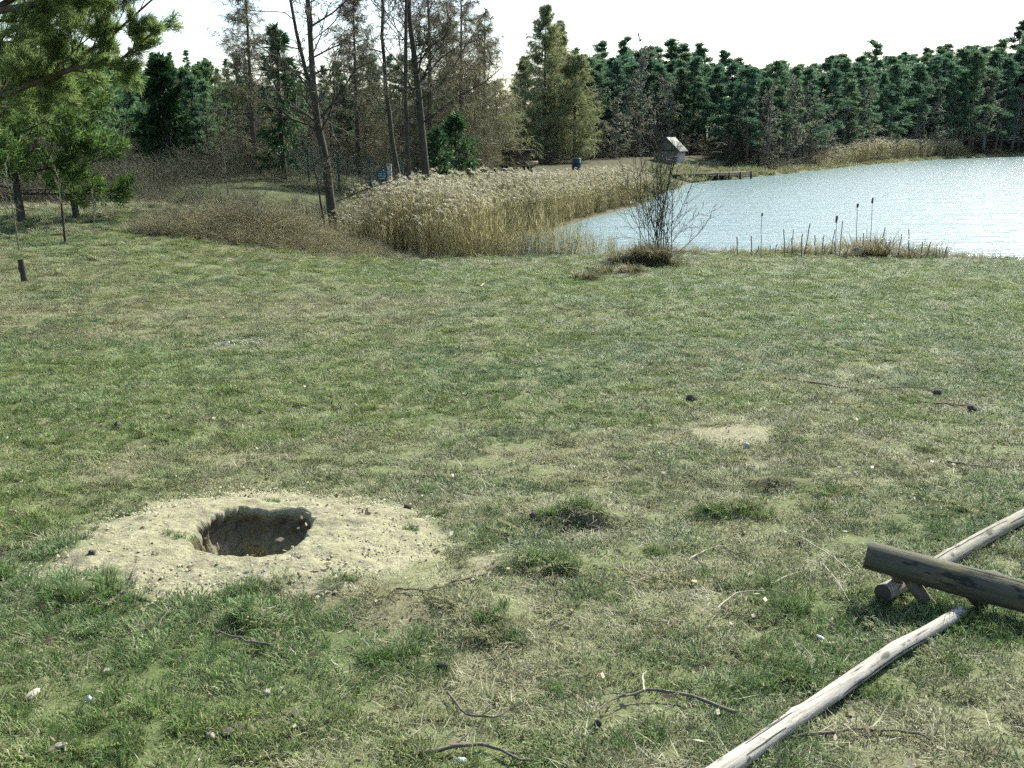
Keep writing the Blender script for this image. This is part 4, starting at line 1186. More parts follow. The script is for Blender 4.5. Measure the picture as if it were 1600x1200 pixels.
M['pale_wall'] = bark('pale_sunlit_wall', (.24, .235, .21), (.38, .37, .33), (2, 2, 2), 3, .1)  # hut side walls, sunlight included in the pale tone
M['shaded_wall'] = bark('shade_toned_wall', (.10, .09, .07), (.20, .185, .15), (8, 8, 1), 3, .2)  # hut gable ends, their shade put into a darker wall colour
M['roof_sheet'] = bark('roof_sheet', (.09, .10, .09), (.17, .18, .165), (1, 6, 1), 2, .2, .6)
M['dark_timber'] = bark('dark_timber', (.03, .024, .018), (.085, .07, .05), (6, 6, 1), 3, .3)
M['lit_board'] = bark('sunlit_board', (.32, .26, .13), (.50, .43, .24), (6, 1, 1), 3, .2)  # yellow board, the sun on it put into the pale tone
M['green_paint'] = bark('green_paint', (.02, .07, .055), (.035, .10, .085), (3, 3, 3), 3, .1, .6)
M['sign_blue'] = bark('sign_blue', (.02, .07, .085), (.03, .10, .12), (3, 3, 3), 3, .05, .5)
M['white_paint'] = bark('white_paint', (.60, .60, .57), (.78, .78, .75), (3, 3, 3), 3, .05, .6)
M['tarp'] = bark('turquoise_sheet', (.14, .33, .28), (.26, .48, .42), (5, 5, 5), 3, .3, .6)
M['barrel'] = bark('barrel_blue', (.012, .035, .04), (.02, .055, .06), (3, 3, 3), 3, .05, .5)

# small hut
hb = onpx(1047, 90.5)
hut = empty('hut', hb - np.array((0, 0, .25)), R(-24), 'small hut with pale sloping roof and whitish wall near the far jetty', 'hut')
W_, L_, EV, RG = 1.9, 2.4, 1.1, 2.2
part('wall', [(0, -L_ / 2 + .05, EV / 2 - .1, W_ - .02, .1, EV + .2), (0, L_ / 2 - .05, EV / 2 - .1, W_ - .02, .1, EV + .2)], M['shaded_wall'], hut)
part('side_wall', [(W_ / 2, 0, EV / 2 - .1, .1, L_, EV + .2)], M['pale_wall'], hut)
part('side_wall', [(-W_ / 2, 0, EV / 2 - .1, .1, L_, EV + .2)], M['pale_wall'], hut)
for sgn in (-1, 1):
    y0 = sgn * (L_ / 2 - .05)
    v = np.array([(-W_ / 2, y0 - .04, EV + .1), (W_ / 2, y0 - .04, EV + .1), (0, y0 - .04, RG), (-W_ / 2, y0 + .04, EV + .1), (W_ / 2, y0 + .04, EV + .1), (0, y0 + .04, RG)])
    link('gable', mkmesh('gable', [(v, np.array([[0, 1, 2], [5, 4, 3]]), 0), (None, np.array([[0, 3, 4, 1], [1, 4, 5, 2], [2, 5, 3, 0]]), 0)], M['shaded_wall']), hut)
for sgn in (-1, 1):      # corrugated roof sheet
    nn = 41
    u = np.linspace(-L_ / 2 - .2, L_ / 2 + .2, nn); wv = .018 * np.cos(np.arange(nn) * math.pi)
    ex, ez = sgn * (W_ / 2 + .28), EV - .05
    a = np.stack([0 * u, u, RG + .06 + wv], 1); c = np.stack([0 * u + ex, u, ez + .06 + wv], 1)
    V = np.vstack([a, c, a - (0, 0, .05), c - (0, 0, .05)]); i = np.arange(nn - 1)
    F = np.vstack([np.stack([i, i + 1, i + 1 + nn, i + nn], 1), np.stack([i + 2 * nn, i + 3 * nn, i + 3 * nn + 1, i + 2 * nn + 1], 1), np.stack([i + nn, i + nn + 1, i + 3 * nn + 1, i + 3 * nn], 1),
                   [[0, nn, 3 * nn, 2 * nn], [nn - 1, 3 * nn - 1, 4 * nn - 1, 2 * nn - 1]]])
    link('roof', mkmesh('roof', [(V, F, 0)], M['roof_sheet']), hut)

# jetty
j0, j1 = P3(1050, 279, 78.0), P3(1168, 273, 86.0)
j0[2] = j1[2] = 0
jd = j1 - j0; jl = float(np.linalg.norm(jd[:2])); ja = math.atan2(jd[1], jd[0])
jet = empty('jetty', j0, ja, 'low dark plank jetty on posts along the far bank below the hut', 'jetty')
part('deck', [(jl / 2, 0, .50, jl, .9, .12)], M['dark_timber'], jet)
part('beam', [(jl / 2, -.40, .38, jl - .1, .10, .12), (jl / 2, .40, .38, jl - .1, .10, .12)], M['dark_timber'], jet)
for q in np.linspace(.04, .98, 7):
    for sy in (-.42, .42):
        part('post', [(jl * q, sy * 1.14, .02, .13, .13, 1.1)], M['dark_timber'], jet)

# timber stand beyond the reeds
tb = onpx(806, 51)
ts = empty('timber_stand', tb, R(12), 'dark timber hut on posts with one pale board, behind the reeds', 'timber stand')
zt0 = toprow(236, 51) - tb[2]; zf = toprow(257, 51) - tb[2]
part('cabin', [(0, 0, (zt0 + zf) / 2, 1.15, 1.1, zt0 - zf)], M['dark_timber'], ts)
part('roof', [(0.05, 0, zt0 + .04, 1.5, 1.45, .07)], M['dark_timber'], ts)
part('floor', [(-.1, 0, zf - .05, 1.75, 1.4, .09)], M['dark_timber'], ts)
part('board', [(.62, -.74, zf + .10, .62, .05, .16)], M['lit_board'], ts)
for a, b in ((-.55, -.5), (.5, -.5), (-.55, .5), (.5, .5), (.75, -.2)):
    part('post', [(a, b, (zf - .1) / 2 - .1, .13, .13, zf - .1 + .2)], M['dark_timber'], ts)
part('panel', [(.05, .2, (zf - .1) * .55, .85, .06, (zf - .1) * .8)], M['dark_timber'], ts)
wb = onpx(788, 50.5); pw = empty('white_post', wb, 0, 'short white post beside the timber stand', 'post')
part('shaft', [(0, 0, .45, .10, .10, 1.0)], M['white_paint'], pw)
part('cap', [(0, 0, .96, .12, .12, .03)], M['white_paint'], pw)

# barrel
bb = onpx(901, 66); bb[2] = float(H(bb[0], bb[1]))
zb = toprow(247, 66) - bb[2]
zz = np.array([0, .02, .25, .27, .29, .55, .57, .59, .86, .88]) * zb / .88; rr_ = np.array([.25, .29, .29, .31, .29, .29, .31, .29, .29, .26])
Pb = np.stack([0 * zz, 0 * zz, zz], 1)
bar = empty('barrel', bb, 0, 'dark blue barrel at the top of the reed bed', 'barrel')
link('body', mkmesh('body', [(*loft(Pb, rr_, 16), 0)], M['barrel'], True), bar)
link('lid', mkmesh('lid', [(*caps(Pb, rr_, 16, (-1,)), 0)], M['barrel']), bar)

# green wire fence with a sign
f0, f1 = onpx(436, 43), onpx(628, 39.5)
fd = f1 - f0; fl = float(np.linalg.norm(fd[:2])); fa = math.atan2(fd[1], fd[0])
fence = empty('wire_fence', f0, fa, 'green wire mesh fence behind the alders', 'fence')
npan = 4
sl = (f1[2] - f0[2]) / fl
for k in range(npan + 1):
    xk = fl * k / npan
    Pp = np.array([(xk, 0, sl * xk - .3), (xk, 0, sl * xk + 1.55)])
    link('post', mkmesh('post', [(*loft(Pp, np.full(2, .035), 8), 0), (*caps(Pp, np.full(2, .035), 8, (-1,)), 0)], M['green_paint']), fence)
for k in range(npan):
    xa, xb = fl * k / npan + .05, fl * (k + 1) / npan - .05
    seg = []
    for z in np.arange(.1, 1.5, .10): seg.append(((xa, 0, z + sl * xa), (xb, 0, z + sl * xb)))
    for x in np.arange(xa, xb + .01, .12): seg.append(((x, 0.008, .1 + sl * x), (x, 0.008, 1.45 + sl * x)))
    seg = np.array(seg)
    link('mesh_panel', mkmesh('mesh_panel', [(*loft(seg, np.full(seg.shape[:2], .006), 3), 0)], M['green_paint']), fence)
sp = onpx(598, 39.6)
sg = empty('sign_board', sp, fa, 'small blue-green sign with faded pale lines on the fence', 'sign')
zc = toprow(275, 39.6) - sp[2]
part('plate', [(0, -.06, zc, .52, .02, .36)], M['sign_blue'], sg)
for row_, w_ in ((.08, .34), (0, .40), (-.10, .36)):
    lt = []
    for q in range(6): lt.append((-w_ / 2 + w_ * (q + .5) / 6, -.074, zc + row_, w_ / 9, .004, .035))
    part('lettering', lt, M['white_paint'], sg)
part('bracket', [(0, -.035, zc, .06, .045, .5)], M['green_paint'], sg)

def pole_post(name, px, Y, row, rad, mat, label, cat, lean=0.0):
    b = onpx(px, Y); h = toprow(row, Y) - b[2]
    r = np.random.default_rng(int(px))
    z = np.linspace(-.3, h, 10); P = np.stack([lean * z + r.normal(size=10) * rad * .12, r.normal(size=10) * rad * .12, z], 1); Rr = np.full(10, rad) * (1 + r.normal(size=10) * .06)
    e = empty(name, b, 0, label, cat)
    link('shaft', mkmesh('shaft', [(*loft(P, Rr, 9), 0)], M[mat], True), e)
    link('top', mkmesh('top', [(*caps(P, Rr, 9, (-1,)), 0)], M[mat]), e)
    return e
pole_post('birch_stump', 611, 37.5, 256, .085, 'birch_bark', 'pale broken birch trunk behind the three alders', 'tree stump', -.06)
sk = at(17, 440); 
e = pole_post('wooden_stake', 17, sk.y, 405, .05, 'dark_timber', 'short dark wooden stake leaning in the grass at the left edge', 'stake', -.10)

# birches and saplings
for i, (px, Y, row, h_r, lab) in enumerate([(352, 33, 225, .035, 'pale forked sapling rising behind the bramble thicket'), (12, 18.5, 250, .022, 'pale thin sapling at the left edge before the young pines'), (88, 19.6, 270, .020, 'thin sapling with dark lower stem on the left bank'),
                                            (136, 21.5, 295, .018, 'slender crooked sapling right of the leaning young pine'), (188, 30, 190, .035, 'leaning grey birch stem in front of the dark wood')]):
    b = onpx(px, Y); h = toprow(row, Y) - b[2]
    kit = make_bare(700 + i, h, h_r * .75, 9, .35, (.18, .4), 'sapling_bark', 'twig', tw=.008, wmin=.004, n2=4, n3=3, n4=3, up=.12, ang=(.4, .9))
    plant('sapling', kit, b, i, 1, lab, 'sapling', lean=(0, -.06))
    if i == 2:
        zz = np.linspace(-.1, .75, 4); P = np.stack([0 * zz, 0 * zz, zz], 1)
        o = bpy.data.objects[[k.name for k in COL.objects if k.get('label') == lab][0]]
        link('stem_guard', mkmesh('stem_guard', [(*loft(P, np.array([.024, .023, .022, .021]), 8), 0)], M['dark_timber'], True), o)

# turquoise sheets in the brush
for px, row, Y, w_, lab in [(322, 331, 27.6, .55, 'pale turquoise sheet lying at the left in the brush behind the brambles'), (386, 324, 28.4, .5, 'brighter turquoise sheet lying right in the brush behind the brambles')]:
    r = np.random.default_rng(px); c = P3(px, row, Y); g = float(H(c[0], c[1]))
    u = np.linspace(-1, 1, 12); v = np.linspace(-1, 1, 8); U, Vv = np.meshgrid(u, v)
    Z = (c[2] - g) * (1 - .35 * U ** 2 - .85 * np.abs(Vv) ** 1.5) + r.normal(size=U.shape) * .025
    V = np.stack([U * w_, Vv * .4, np.maximum(Z, .02)], -1).reshape(-1, 3); k = (np.arange(7)[:, None] * 12 + np.arange(11)[None]).ravel()
    link('tarpaulin', mkmesh('tarpaulin', [(V, np.stack([k, k + 1, k + 13, k + 12], 1), 0)], M['tarp']), None, (c[0], c[1], g), lab, 'tarpaulin', 'turquoise sheets in the brush')

# leafless shrub on its tussock
def shrub():
    r = np.random.default_rng(801)
    b = onpx(1038, 23.6); base = np.array((b[0], b[1], float(H(b[0], b[1]))))
    n = 22
    S = np.stack([r.normal(size=n) * .13 - .03, r.normal(size=n) * .10, np.full(n, -.05)], 1)
    a = r.normal(size=n) * .17 - .04
    D = np.stack([np.sin(a), r.normal(size=n) * .22, np.cos(a)], 1)
    L = 1.9 + 1.8 * r.random(n)
    ex = np.array([(-.7, .1, .9), (.9, 0, .8), (.5, -.1, .9), (-.4, .2, 1)])
    S = np.vstack([S, r.normal(size=(4, 3)) * .08]); D = np.vstack([D, ex]); L = np.r_[L, 2.0, 1.7, 1.5, 3.0]
    A, RA = grow(S, D, L, .007 + .008 * r.random(len(S)), 12, .075, .04, r, .25)
    s, d, l, q = kids(A, RA, 9, .2, 1, (.4, 1.1), (.18, .45), .6, r)
    B, RB = grow(s, d, l, np.maximum(q, .006), 5, .2, .06, r, .4)
    s, d, l, q = kids(B, RB, 4, .2, 1, (.35, .9), (.3, .6), .6, r)
    C, RC = grow(s, d, l, np.maximum(q, .0045), 3, .18, .05, r, .5)
    e = plant('shrub', [('stems', mkmesh('stems', [(*loft(A, RA, 5), 0)], M['alder_bark'], True)),
                        ('twigs', mkmesh('twigs', [(*loft(B, RB, 3), 0), (*loft(C, RC, 3), 1)], [M['alder_bark'], M['twig']]))], base, 0, 1, 'leafless many-stemmed shrub on a grassy mound at the water edge', 'shrub')
shrub()
M['sedge'] = foliage('sedge_blade', [(0, (.07, .06, .028)), (.5, (.15, .13, .06)), (1, (.27, .245, .14))], .35)
def tussock(px, row, h, rad, n, label, seed, Y=None, lean=.5, w=.012):
    r = np.random.default_rng(seed)
    p = at(px, row) if Y is None else Vector(onpx(px, Y))
    link('grass_tussock', blades(n, rad, h, w, lean, r, .45, M['sedge'], 'grass_tussock', 1.2), None, (p.x, p.y, float(H(p.x, p.y))), label, 'tussock', 'dead grass tussocks')
tussock(1018, 411, .62, .36, 1400, 'brown grass tussock at the foot of the leafless shrub', 811, lean=.22)
tussock(965, 412, .42, .16, 260, 'small brown tussock left of the leafless shrub', 812)
tussock(918, 436, .34, .22, 420, 'low dark tussock at the left end of the grassy mound', 813, w=.008)
tussock(985, 424, .30, .20, 260, 'flattened brown tussock in front of the leafless shrub', 817, w=.008)
tussock(945, 424, .26, .16, 180, 'small flattened tussock on the earthy mound left of the shrub', 818, w=.008)
tussock(1050, 414, .34, .16, 220, 'brown tussock right of the foot of the leafless shrub', 819, w=.009)
tussock(1383, 402, .75, .22, 420, 'tall rounded sedge tussock among the cattails', 814, 25.4, .28)
tussock(1430, 402, .45, .26, 300, 'ragged sedge clump right of the tall rounded tussock', 815, 25.3, .5)
tussock(1345, 400, .40, .22, 240, 'ragged sedge clump left of the tall rounded tussock', 816, 25.6, .5)

# cattails and broken stalks along the near shore
M['cattail_head'] = foliage('cattail_head', [(0, (.06, .05, .04)), (1, (.12, .10, .085))], 0)
M['stalk'] = bark('dry_stalk', (.09, .08, .06), (.26, .24, .17), (30, 30, 4), 3, .1)
def cattail(px, rowb, rowt, head, label, seed, lean=0.0, Y=None):
    r = np.random.default_rng(seed)
    Y = Y or 25.7 + r.normal() * .25 - max(0, (px - 1380) / 200)
    b = onpx(px, Y); b[2] = float(H(b[0], b[1])); h = toprow(rowt, Y) - b[2]
    z = np.linspace(-.1, h, 7); P = np.stack([lean * z + np.cumsum(r.normal(size=7) * .008), np.cumsum(r.normal(size=7) * .006), z], 1); Rr = np.linspace(.011, .006, 7)
    if not head: Rr = np.full(7, .009 + .006 * r.random())
    e = empty('cattail' if head else 'broken_stalk', b, 0, label, 'cattail' if head else 'stalk', 'cattails with heads on the near shore' if head else 'broken stalks on the near shore')
    link('stem', mkmesh('stem', [(*loft(P, Rr, 5), 0), (*caps(P, Rr, 5, (-1,)), 0)], M['stalk'], True), e)
    if head:
        hz = h + np.array([-.10, -.08, -.02, .04, .07, .08]) * head; hp = np.stack([P[-1, 0] + 0 * hz, P[-1, 1] + 0 * hz, hz], 1); hr = np.array([.006, .024, .031, .027, .022, .004]) * (.6 + .5 * head) * (1 + r.normal(size=6) * .15)
        hp[:, 0] += np.linspace(0, .02, 6)
        link('head', mkmesh('head', [(*loft(hp, hr, 8), 0)], M['cattail_head'], True), e)
    elif seed % 2 == 0:
        m = 3
        link('leaf', mkmesh('leaf', [(*leaves(P[[2, 3, 4]], np.stack([r.normal(size=m), r.normal(size=m), .4 + r.random(m)], 1), .25 + .2 * r.random(m), np.full(m, .015), r), 0)], M['reed_stem']), e)
cattail(1316, 400, 342, 1.0, 'cattail with the thickest fluffy head, left of the other two heads', 821, -.03)
cattail(1348, 400, 321, .6, 'cattail with small round head, middle of the three', 822, -.03)
cattail(1373, 395, 313, .8, 'tallest cattail with ragged head above the sedge tussock', 823, -.05)
cattail(1199, 398, 335, .45, 'cattail stem with thin spent head, leftmost tall one on the shore', 824, -.01)
stk = [(1162, 370), (1182, 362), (1190, 372), (1212, 380), (1236, 358), (1245, 352), (1249, 360), (1262, 362), (1267, 340), (1285, 368), (1302, 372), (1310, 355), (1324, 345), (1318, 368), (1335, 376), (1361, 352), (1387, 352), (1436, 352), (1455, 366), (1462, 374), (1478, 380), (1490, 384), (1404, 368), (1418, 366), (1220, 372), (1295, 362)]
ORD = 'first second third fourth fifth sixth seventh eighth ninth tenth eleventh twelfth thirteenth fourteenth fifteenth sixteenth seventeenth eighteenth nineteenth twentieth twenty-first twenty-second twenty-third twenty-fourth twenty-fifth twenty-sixth'.split()
for i, (px, rowt) in enumerate(sorted(stk)):
    cattail(px, 400, rowt + (i * 7 % 5) * 3, 0, 'dry broken stalk on the near shore, %s from the left' % ORD[i], 840 + i, (i * 3 % 7 - 3) * .05)

# ------------------------------------------------------------------ logs in the foreground
def wood(name, c1, c2, c3, ring=False):
    m, nt, b, out = new_mat(name)
    tc = N(nt, 'ShaderNodeTexCoord'); mp = N(nt, 'ShaderNodeMapping'); mp.inputs['Scale'].default_value = (17, 17, 1.1)
    nt.links.new(tc.outputs['Object'], mp.inputs[0])
    no = N(nt, 'ShaderNodeTexNoise'); no.inputs['Scale'].default_value = 4; no.inputs['Detail'].default_value = 8; no.inputs['Roughness'].default_value = .65
    nt.links.new(mp.outputs[0], no.inputs[0])
    n2 = N(nt, 'ShaderNodeTexNoise'); n2.inputs['Scale'].default_value = 5; n2.inputs['Detail'].default_value = 5
    mp2 = N(nt, 'ShaderNodeMapping'); mp2.inputs['Scale'].default_value = (1.5, 1.5, .6); nt.links.new(tc.outputs['Object'], mp2.inputs[0]); nt.links.new(mp2.outputs[0], n2.inputs[0])
    ca = ramp(nt, no.outputs[0], [(.34, c1), (.40, tuple(v * .74 for v in c2)), (.52, c2), (.70, tuple(v * 1.15 for v in c2))])
    mx = N(nt, 'ShaderNodeMix', data_type='RGBA'); nt.links.new(ca, mx.inputs['A']); mx.inputs['B'].default_value = (*c3, 1)
    mr = N(nt, 'ShaderNodeMapRange'); mr.inputs[1].default_value = .52; mr.inputs[2].default_value = .64; nt.links.new(n2.outputs[0], mr.inputs[0]); nt.links.new(mr.outputs[0], mx.inputs['Factor'])
    n3 = N(nt, 'ShaderNodeTexNoise'); n3.inputs['Scale'].default_value = 30; n3.inputs['Detail'].default_value = 4
    mp3 = N(nt, 'ShaderNodeMapping'); mp3.inputs['Scale'].default_value = (1, 1, .45); nt.links.new(tc.outputs['Object'], mp3.inputs[0]); nt.links.new(mp3.outputs[0], n3.inputs[0])
    sp_ = N(nt, 'ShaderNodeMapRange'); sp_.inputs[1].default_value = .33; sp_.inputs[2].default_value = .42; sp_.inputs[3].default_value = .35; sp_.inputs[4].default_value = 1.0
    nt.links.new(n3.outputs[0], sp_.inputs[0])
    vs_ = N(nt, 'ShaderNodeVectorMath', operation='SCALE'); nt.links.new(mx.outputs['Result'], vs_.inputs[0]); nt.links.new(sp_.outputs[0], vs_.inputs['Scale'])
    nt.links.new(vs_.outputs[0], b.inputs['Base Color'])
    b.inputs['Roughness'].default_value = .85; b.inputs['Specular IOR Level'].default_value = .25
    bp = N(nt, 'ShaderNodeBump'); bp.inputs['Strength'].default_value = .6; bp.inputs['Distance'].default_value = .006
    nt.links.new(no.outputs[0], bp.inputs['Height']); nt.links.new(bp.outputs[0], b.inputs['Normal'])
    return m
M['pale_pole'] = wood('pale_weathered_wood', (.06, .05, .04), (.36, .33, .285), (.27, .245, .21))
M['grey_pole'] = wood('grey_weathered_wood', (.05, .042, .032), (.26, .24, .19), (.17, .145, .10))
M['log_bark'] = wood('dark_stripped_log', (.014, .012, .008), (.078, .074, .05), (.21, .165, .06))  # dark tone takes in the shade on the log's side; yellow patches at random
M['log_end'] = wood('dark_log_end', (.02, .016, .012), (.07, .055, .04), (.05, .04, .03))
M['crack'] = bark('drying_crack', (.02, .017, .013), (.05, .042, .032), (20, 20, 20), 3, 0)
M['pale_end'] = wood('sawn_end', (.16, .13, .09), (.36, .31, .23), (.30, .25, .18))

def log(name, pts, rads, mat, endmat, label, seed, n=20, K=46, rough=.05, cat='pole', knots=5):
    """a round timber: mesh along its own z axis"""
    r = np.random.default_rng(seed)
    pts = np.array(pts, float); d = pts[-1] - pts[0]; Lg = np.linalg.norm(d)
    q = Vector(d).to_track_quat('Z', 'Y'); qi = q.inverted()
    loc = np.array([tuple(qi @ Vector(p - pts[0])) for p in pts])
    u = np.linspace(0, len(pts) - 1, K); k = np.minimum(u.astype(int), len(pts) - 2); f = (u - k)[:, None]
    P = loc[k] * (1 - f) + loc[k + 1] * f
    for _ in range(5): P[1:-1] = (P[:-2] + 2 * P[1:-1] + P[2:]) / 4
    rad = np.interp(u, np.arange(len(rads)), rads)
    V, F = loft(P, rad, n)
    V = V.reshape(K, n, 3)
    ctr = P[:, None, :]
    zz = P[:, 2][:, None] + 0 * V[..., 2]; an = np.arange(n)[None, :] * 2 * math.pi / n + 0 * zz
    dis = 1 + rough * (fbm(np.cos(an) * 1.2 + 7 + seed, zz * 3 + np.sin(an) * 1.2, 1.0, 4, seed) - .5) * 2
    for _ in range(knots):
        z0 = r.random() * Lg; a0 = r.random() * 6.28
        da = np.angle(np.exp(1j * (an - a0)))
        dis = dis + .22 * np.exp(-((zz - z0) / .025) ** 2 - (da / .35) ** 2)
    V = ctr + (V - ctr) * dis[..., None]
    e = empty(name, pts[0], 0, label, cat); e.rotation_mode = 'QUATERNION'; e.rotation_quaternion = q
    link('shaft', mkmesh('shaft', [(V.reshape(-1, 3), F, 0)], M[mat], True), e)
    cv_, cf_ = [], []
    for c_ in range(9):
        a0 = r.integers(0, n); k0 = r.integers(1, max(2, K - 14)); ln_ = r.integers(5, 13)
        ks_ = np.arange(k0, min(k0 + ln_, K - 1))
        mid = V[ks_, a0] * .5 + V[ks_, (a0 + 1) % n] * .5
        off = V[ks_, (a0 + 1) % n] - V[ks_, a0]
        out_ = unit(mid - P[ks_]) * (rads[0] * .03 + .0006)
        w_ = (.10 + .10 * np.sin(np.linspace(0, math.pi, len(ks_))))[:, None]; sh = np.cumsum(r.normal(size=(len(ks_), 1)) * .10, 0)
        q = len(cv_) and sum(len(z_) for z_ in cv_)
        cv_.append(np.vstack([mid + off * (sh - w_) + out_, mid + off * (sh + w_) + out_])); m_ = len(ks_); i_ = np.arange(m_ - 1)
        cf_.append(np.stack([i_, i_ + 1, i_ + 1 + m_, i_ + m_], 1) + q)
    link('crack_lines', mkmesh('crack_lines', [(np.vstack(cv_), np.vstack(cf_), 0)], M['crack']), e)
    for kk in (0, K - 1):
        ringv = V[kk]; inner = P[kk] + (ringv - P[kk]) * .5
        cv = np.vstack([ringv, inner, P[kk][None]]); i = np.arange(n); j = (i + 1) % n
        Fq = np.stack([i, j, j + n, i + n], 1); Ft = np.stack([i + n, j + n, np.full(n, 2 * n)], 1)
        if kk == 0: Fq = Fq[:, ::-1]; Ft = Ft[:, ::-1]
        link('sawn_end', mkmesh('sawn_end', [(cv, Fq, 0), (None, Ft, 0)], M[endmat]), e)
    return e

def g(px, row, dz):
    p = at(px, row); return (p.x, p.y, p.z + dz)
log('wooden_pole', [g(1060, 1270, .036), g(1137, 1219, .036), g(1215, 1164, .036), g(1290, 1109, .038), g(1395, 1034, .039), g(1445, 1006, .036), g(1500, 972, .034)], [.0295, .030, .0285, .028, .0265, .025, .024], 'pale_pole', 'pale_end', 'pale barkless pole lying on the grass in the lower right corner', 901, knots=14)
log('wooden_pole', [g(1378, 944, .045), g(1440, 912, .042), g(1520, 862, .04), g(1600, 818, .04), g(1740, 744, .04)], [.037, .036, .034, .033, .030], 'grey_pole', 'log_end', 'grey weathered pole passing under the thick dark log', 902, knots=8)
La, Lb = P3(1353, 866, 3.82), P3(1700, 958, 3.50)
log('thick_log', [La, La + (Lb - La) * .5 + np.array((0, 0, -.004)), Lb], [.056, .060, .058], 'log_bark', 'log_end', 'thick dark mossy log resting on low supports at the right edge', 903, n=26, rough=.04, cat='log', knots=3)
M['split_wood'] = wood('split_support_wood', (.03, .024, .018), (.13, .105, .075), (.09, .075, .05))
def support(pa, pb, w, label, seed):
    r = np.random.default_rng(seed); pa = np.array(pa, float); pb = np.array(pb, float)
    P = np.array([pa, pa * .6 + pb * .4, pb]) - pb
    V, F = loft(P, np.array([w, w * 1.1, w * .95]), 6)
    V = V * np.array((1, 1, 1)) + r.normal(size=V.shape) * .003
    e = empty('log_support', pb, 0, label, 'support', 'supports under the thick log')
    link('post', mkmesh('post', [(V, F, 0)], M['split_wood']), e)
    link('end_face', mkmesh('end_face', [(*caps(P, np.array([w, w * 1.1, w * .95]), 6), 0)], M['log_end']), e)
t_ = lambda f, dz=0: La + (Lb - La) * f + np.array((0, 0, dz))
support(t_(.20, -.045), g(1462, 948, -.02), .026, 'dark split support leaning under the left end of the thick log', 911)
support(t_(.17, -.045) + np.array((0, .04, 0)), np.array(g(1408, 930, -.02)), .022, 'second dark support crossing behind the first one', 912)
support(t_(.50, -.045), g(1545, 945, -.02), .024, 'dark support under the thick log above the pale pole end', 913)

# ------------------------------------------------------------------ twigs, stones and bits on the grass
M['twig_wood'] = bark('fallen_twig', (.06, .05, .038), (.19, .165, .125), (20, 20, 20), 4, .3)
M['twig_pale'] = bark('pale_fallen_twig', (.24, .21, .15), (.50, .45, .35), (20, 20, 20), 4, .3)
def twig(pix, rad, label, seed, pale=False, lift=.02, forks=2):
    r = np.random.default_rng(seed)
    p = [np.array(g(a, b, lift)) for a, b in pix]
    base = p[0].copy(); base[2] -= lift
    p = np.array(p)
    u = np.linspace(0, len(p) - 1, 12); k = np.minimum(u.astype(int), len(p) - 2); f = (u - k)[:, None]
    P = p[k] * (1 - f) + p[k + 1] * f
    P[1:-1] = (P[:-2] + 2 * P[1:-1] + P[2:]) / 4
    P = P + r.normal(size=P.shape) * rad * .5 - base
    Rr = np.linspace(rad, rad * .45, 12)
    parts = [(*loft(P, Rr, 6), 0), (*caps(P, Rr, 6), 0)]
    m = M['twig_pale'] if pale else M['twig_wood']
    e = empty('fallen_twig', base, 0, label, 'twig', 'fallen twigs on the meadow')
    link('stem', mkmesh('stem', parts, m, True), e)
    if forks:
        s, d, l, q = kids(P[None], Rr[None], forks, .25, .9, (.4, .8), (.15, .35), .6, r)
        d[:, 2] = np.abs(d[:, 2]) * .4
        A, RA = grow(s, d, l, np.maximum(q, .0018), 4, .15, -.02, r, .4)
        link('side_shoot', mkmesh('side_shoot', [(*loft(A, RA, 4), 0)], m), e)
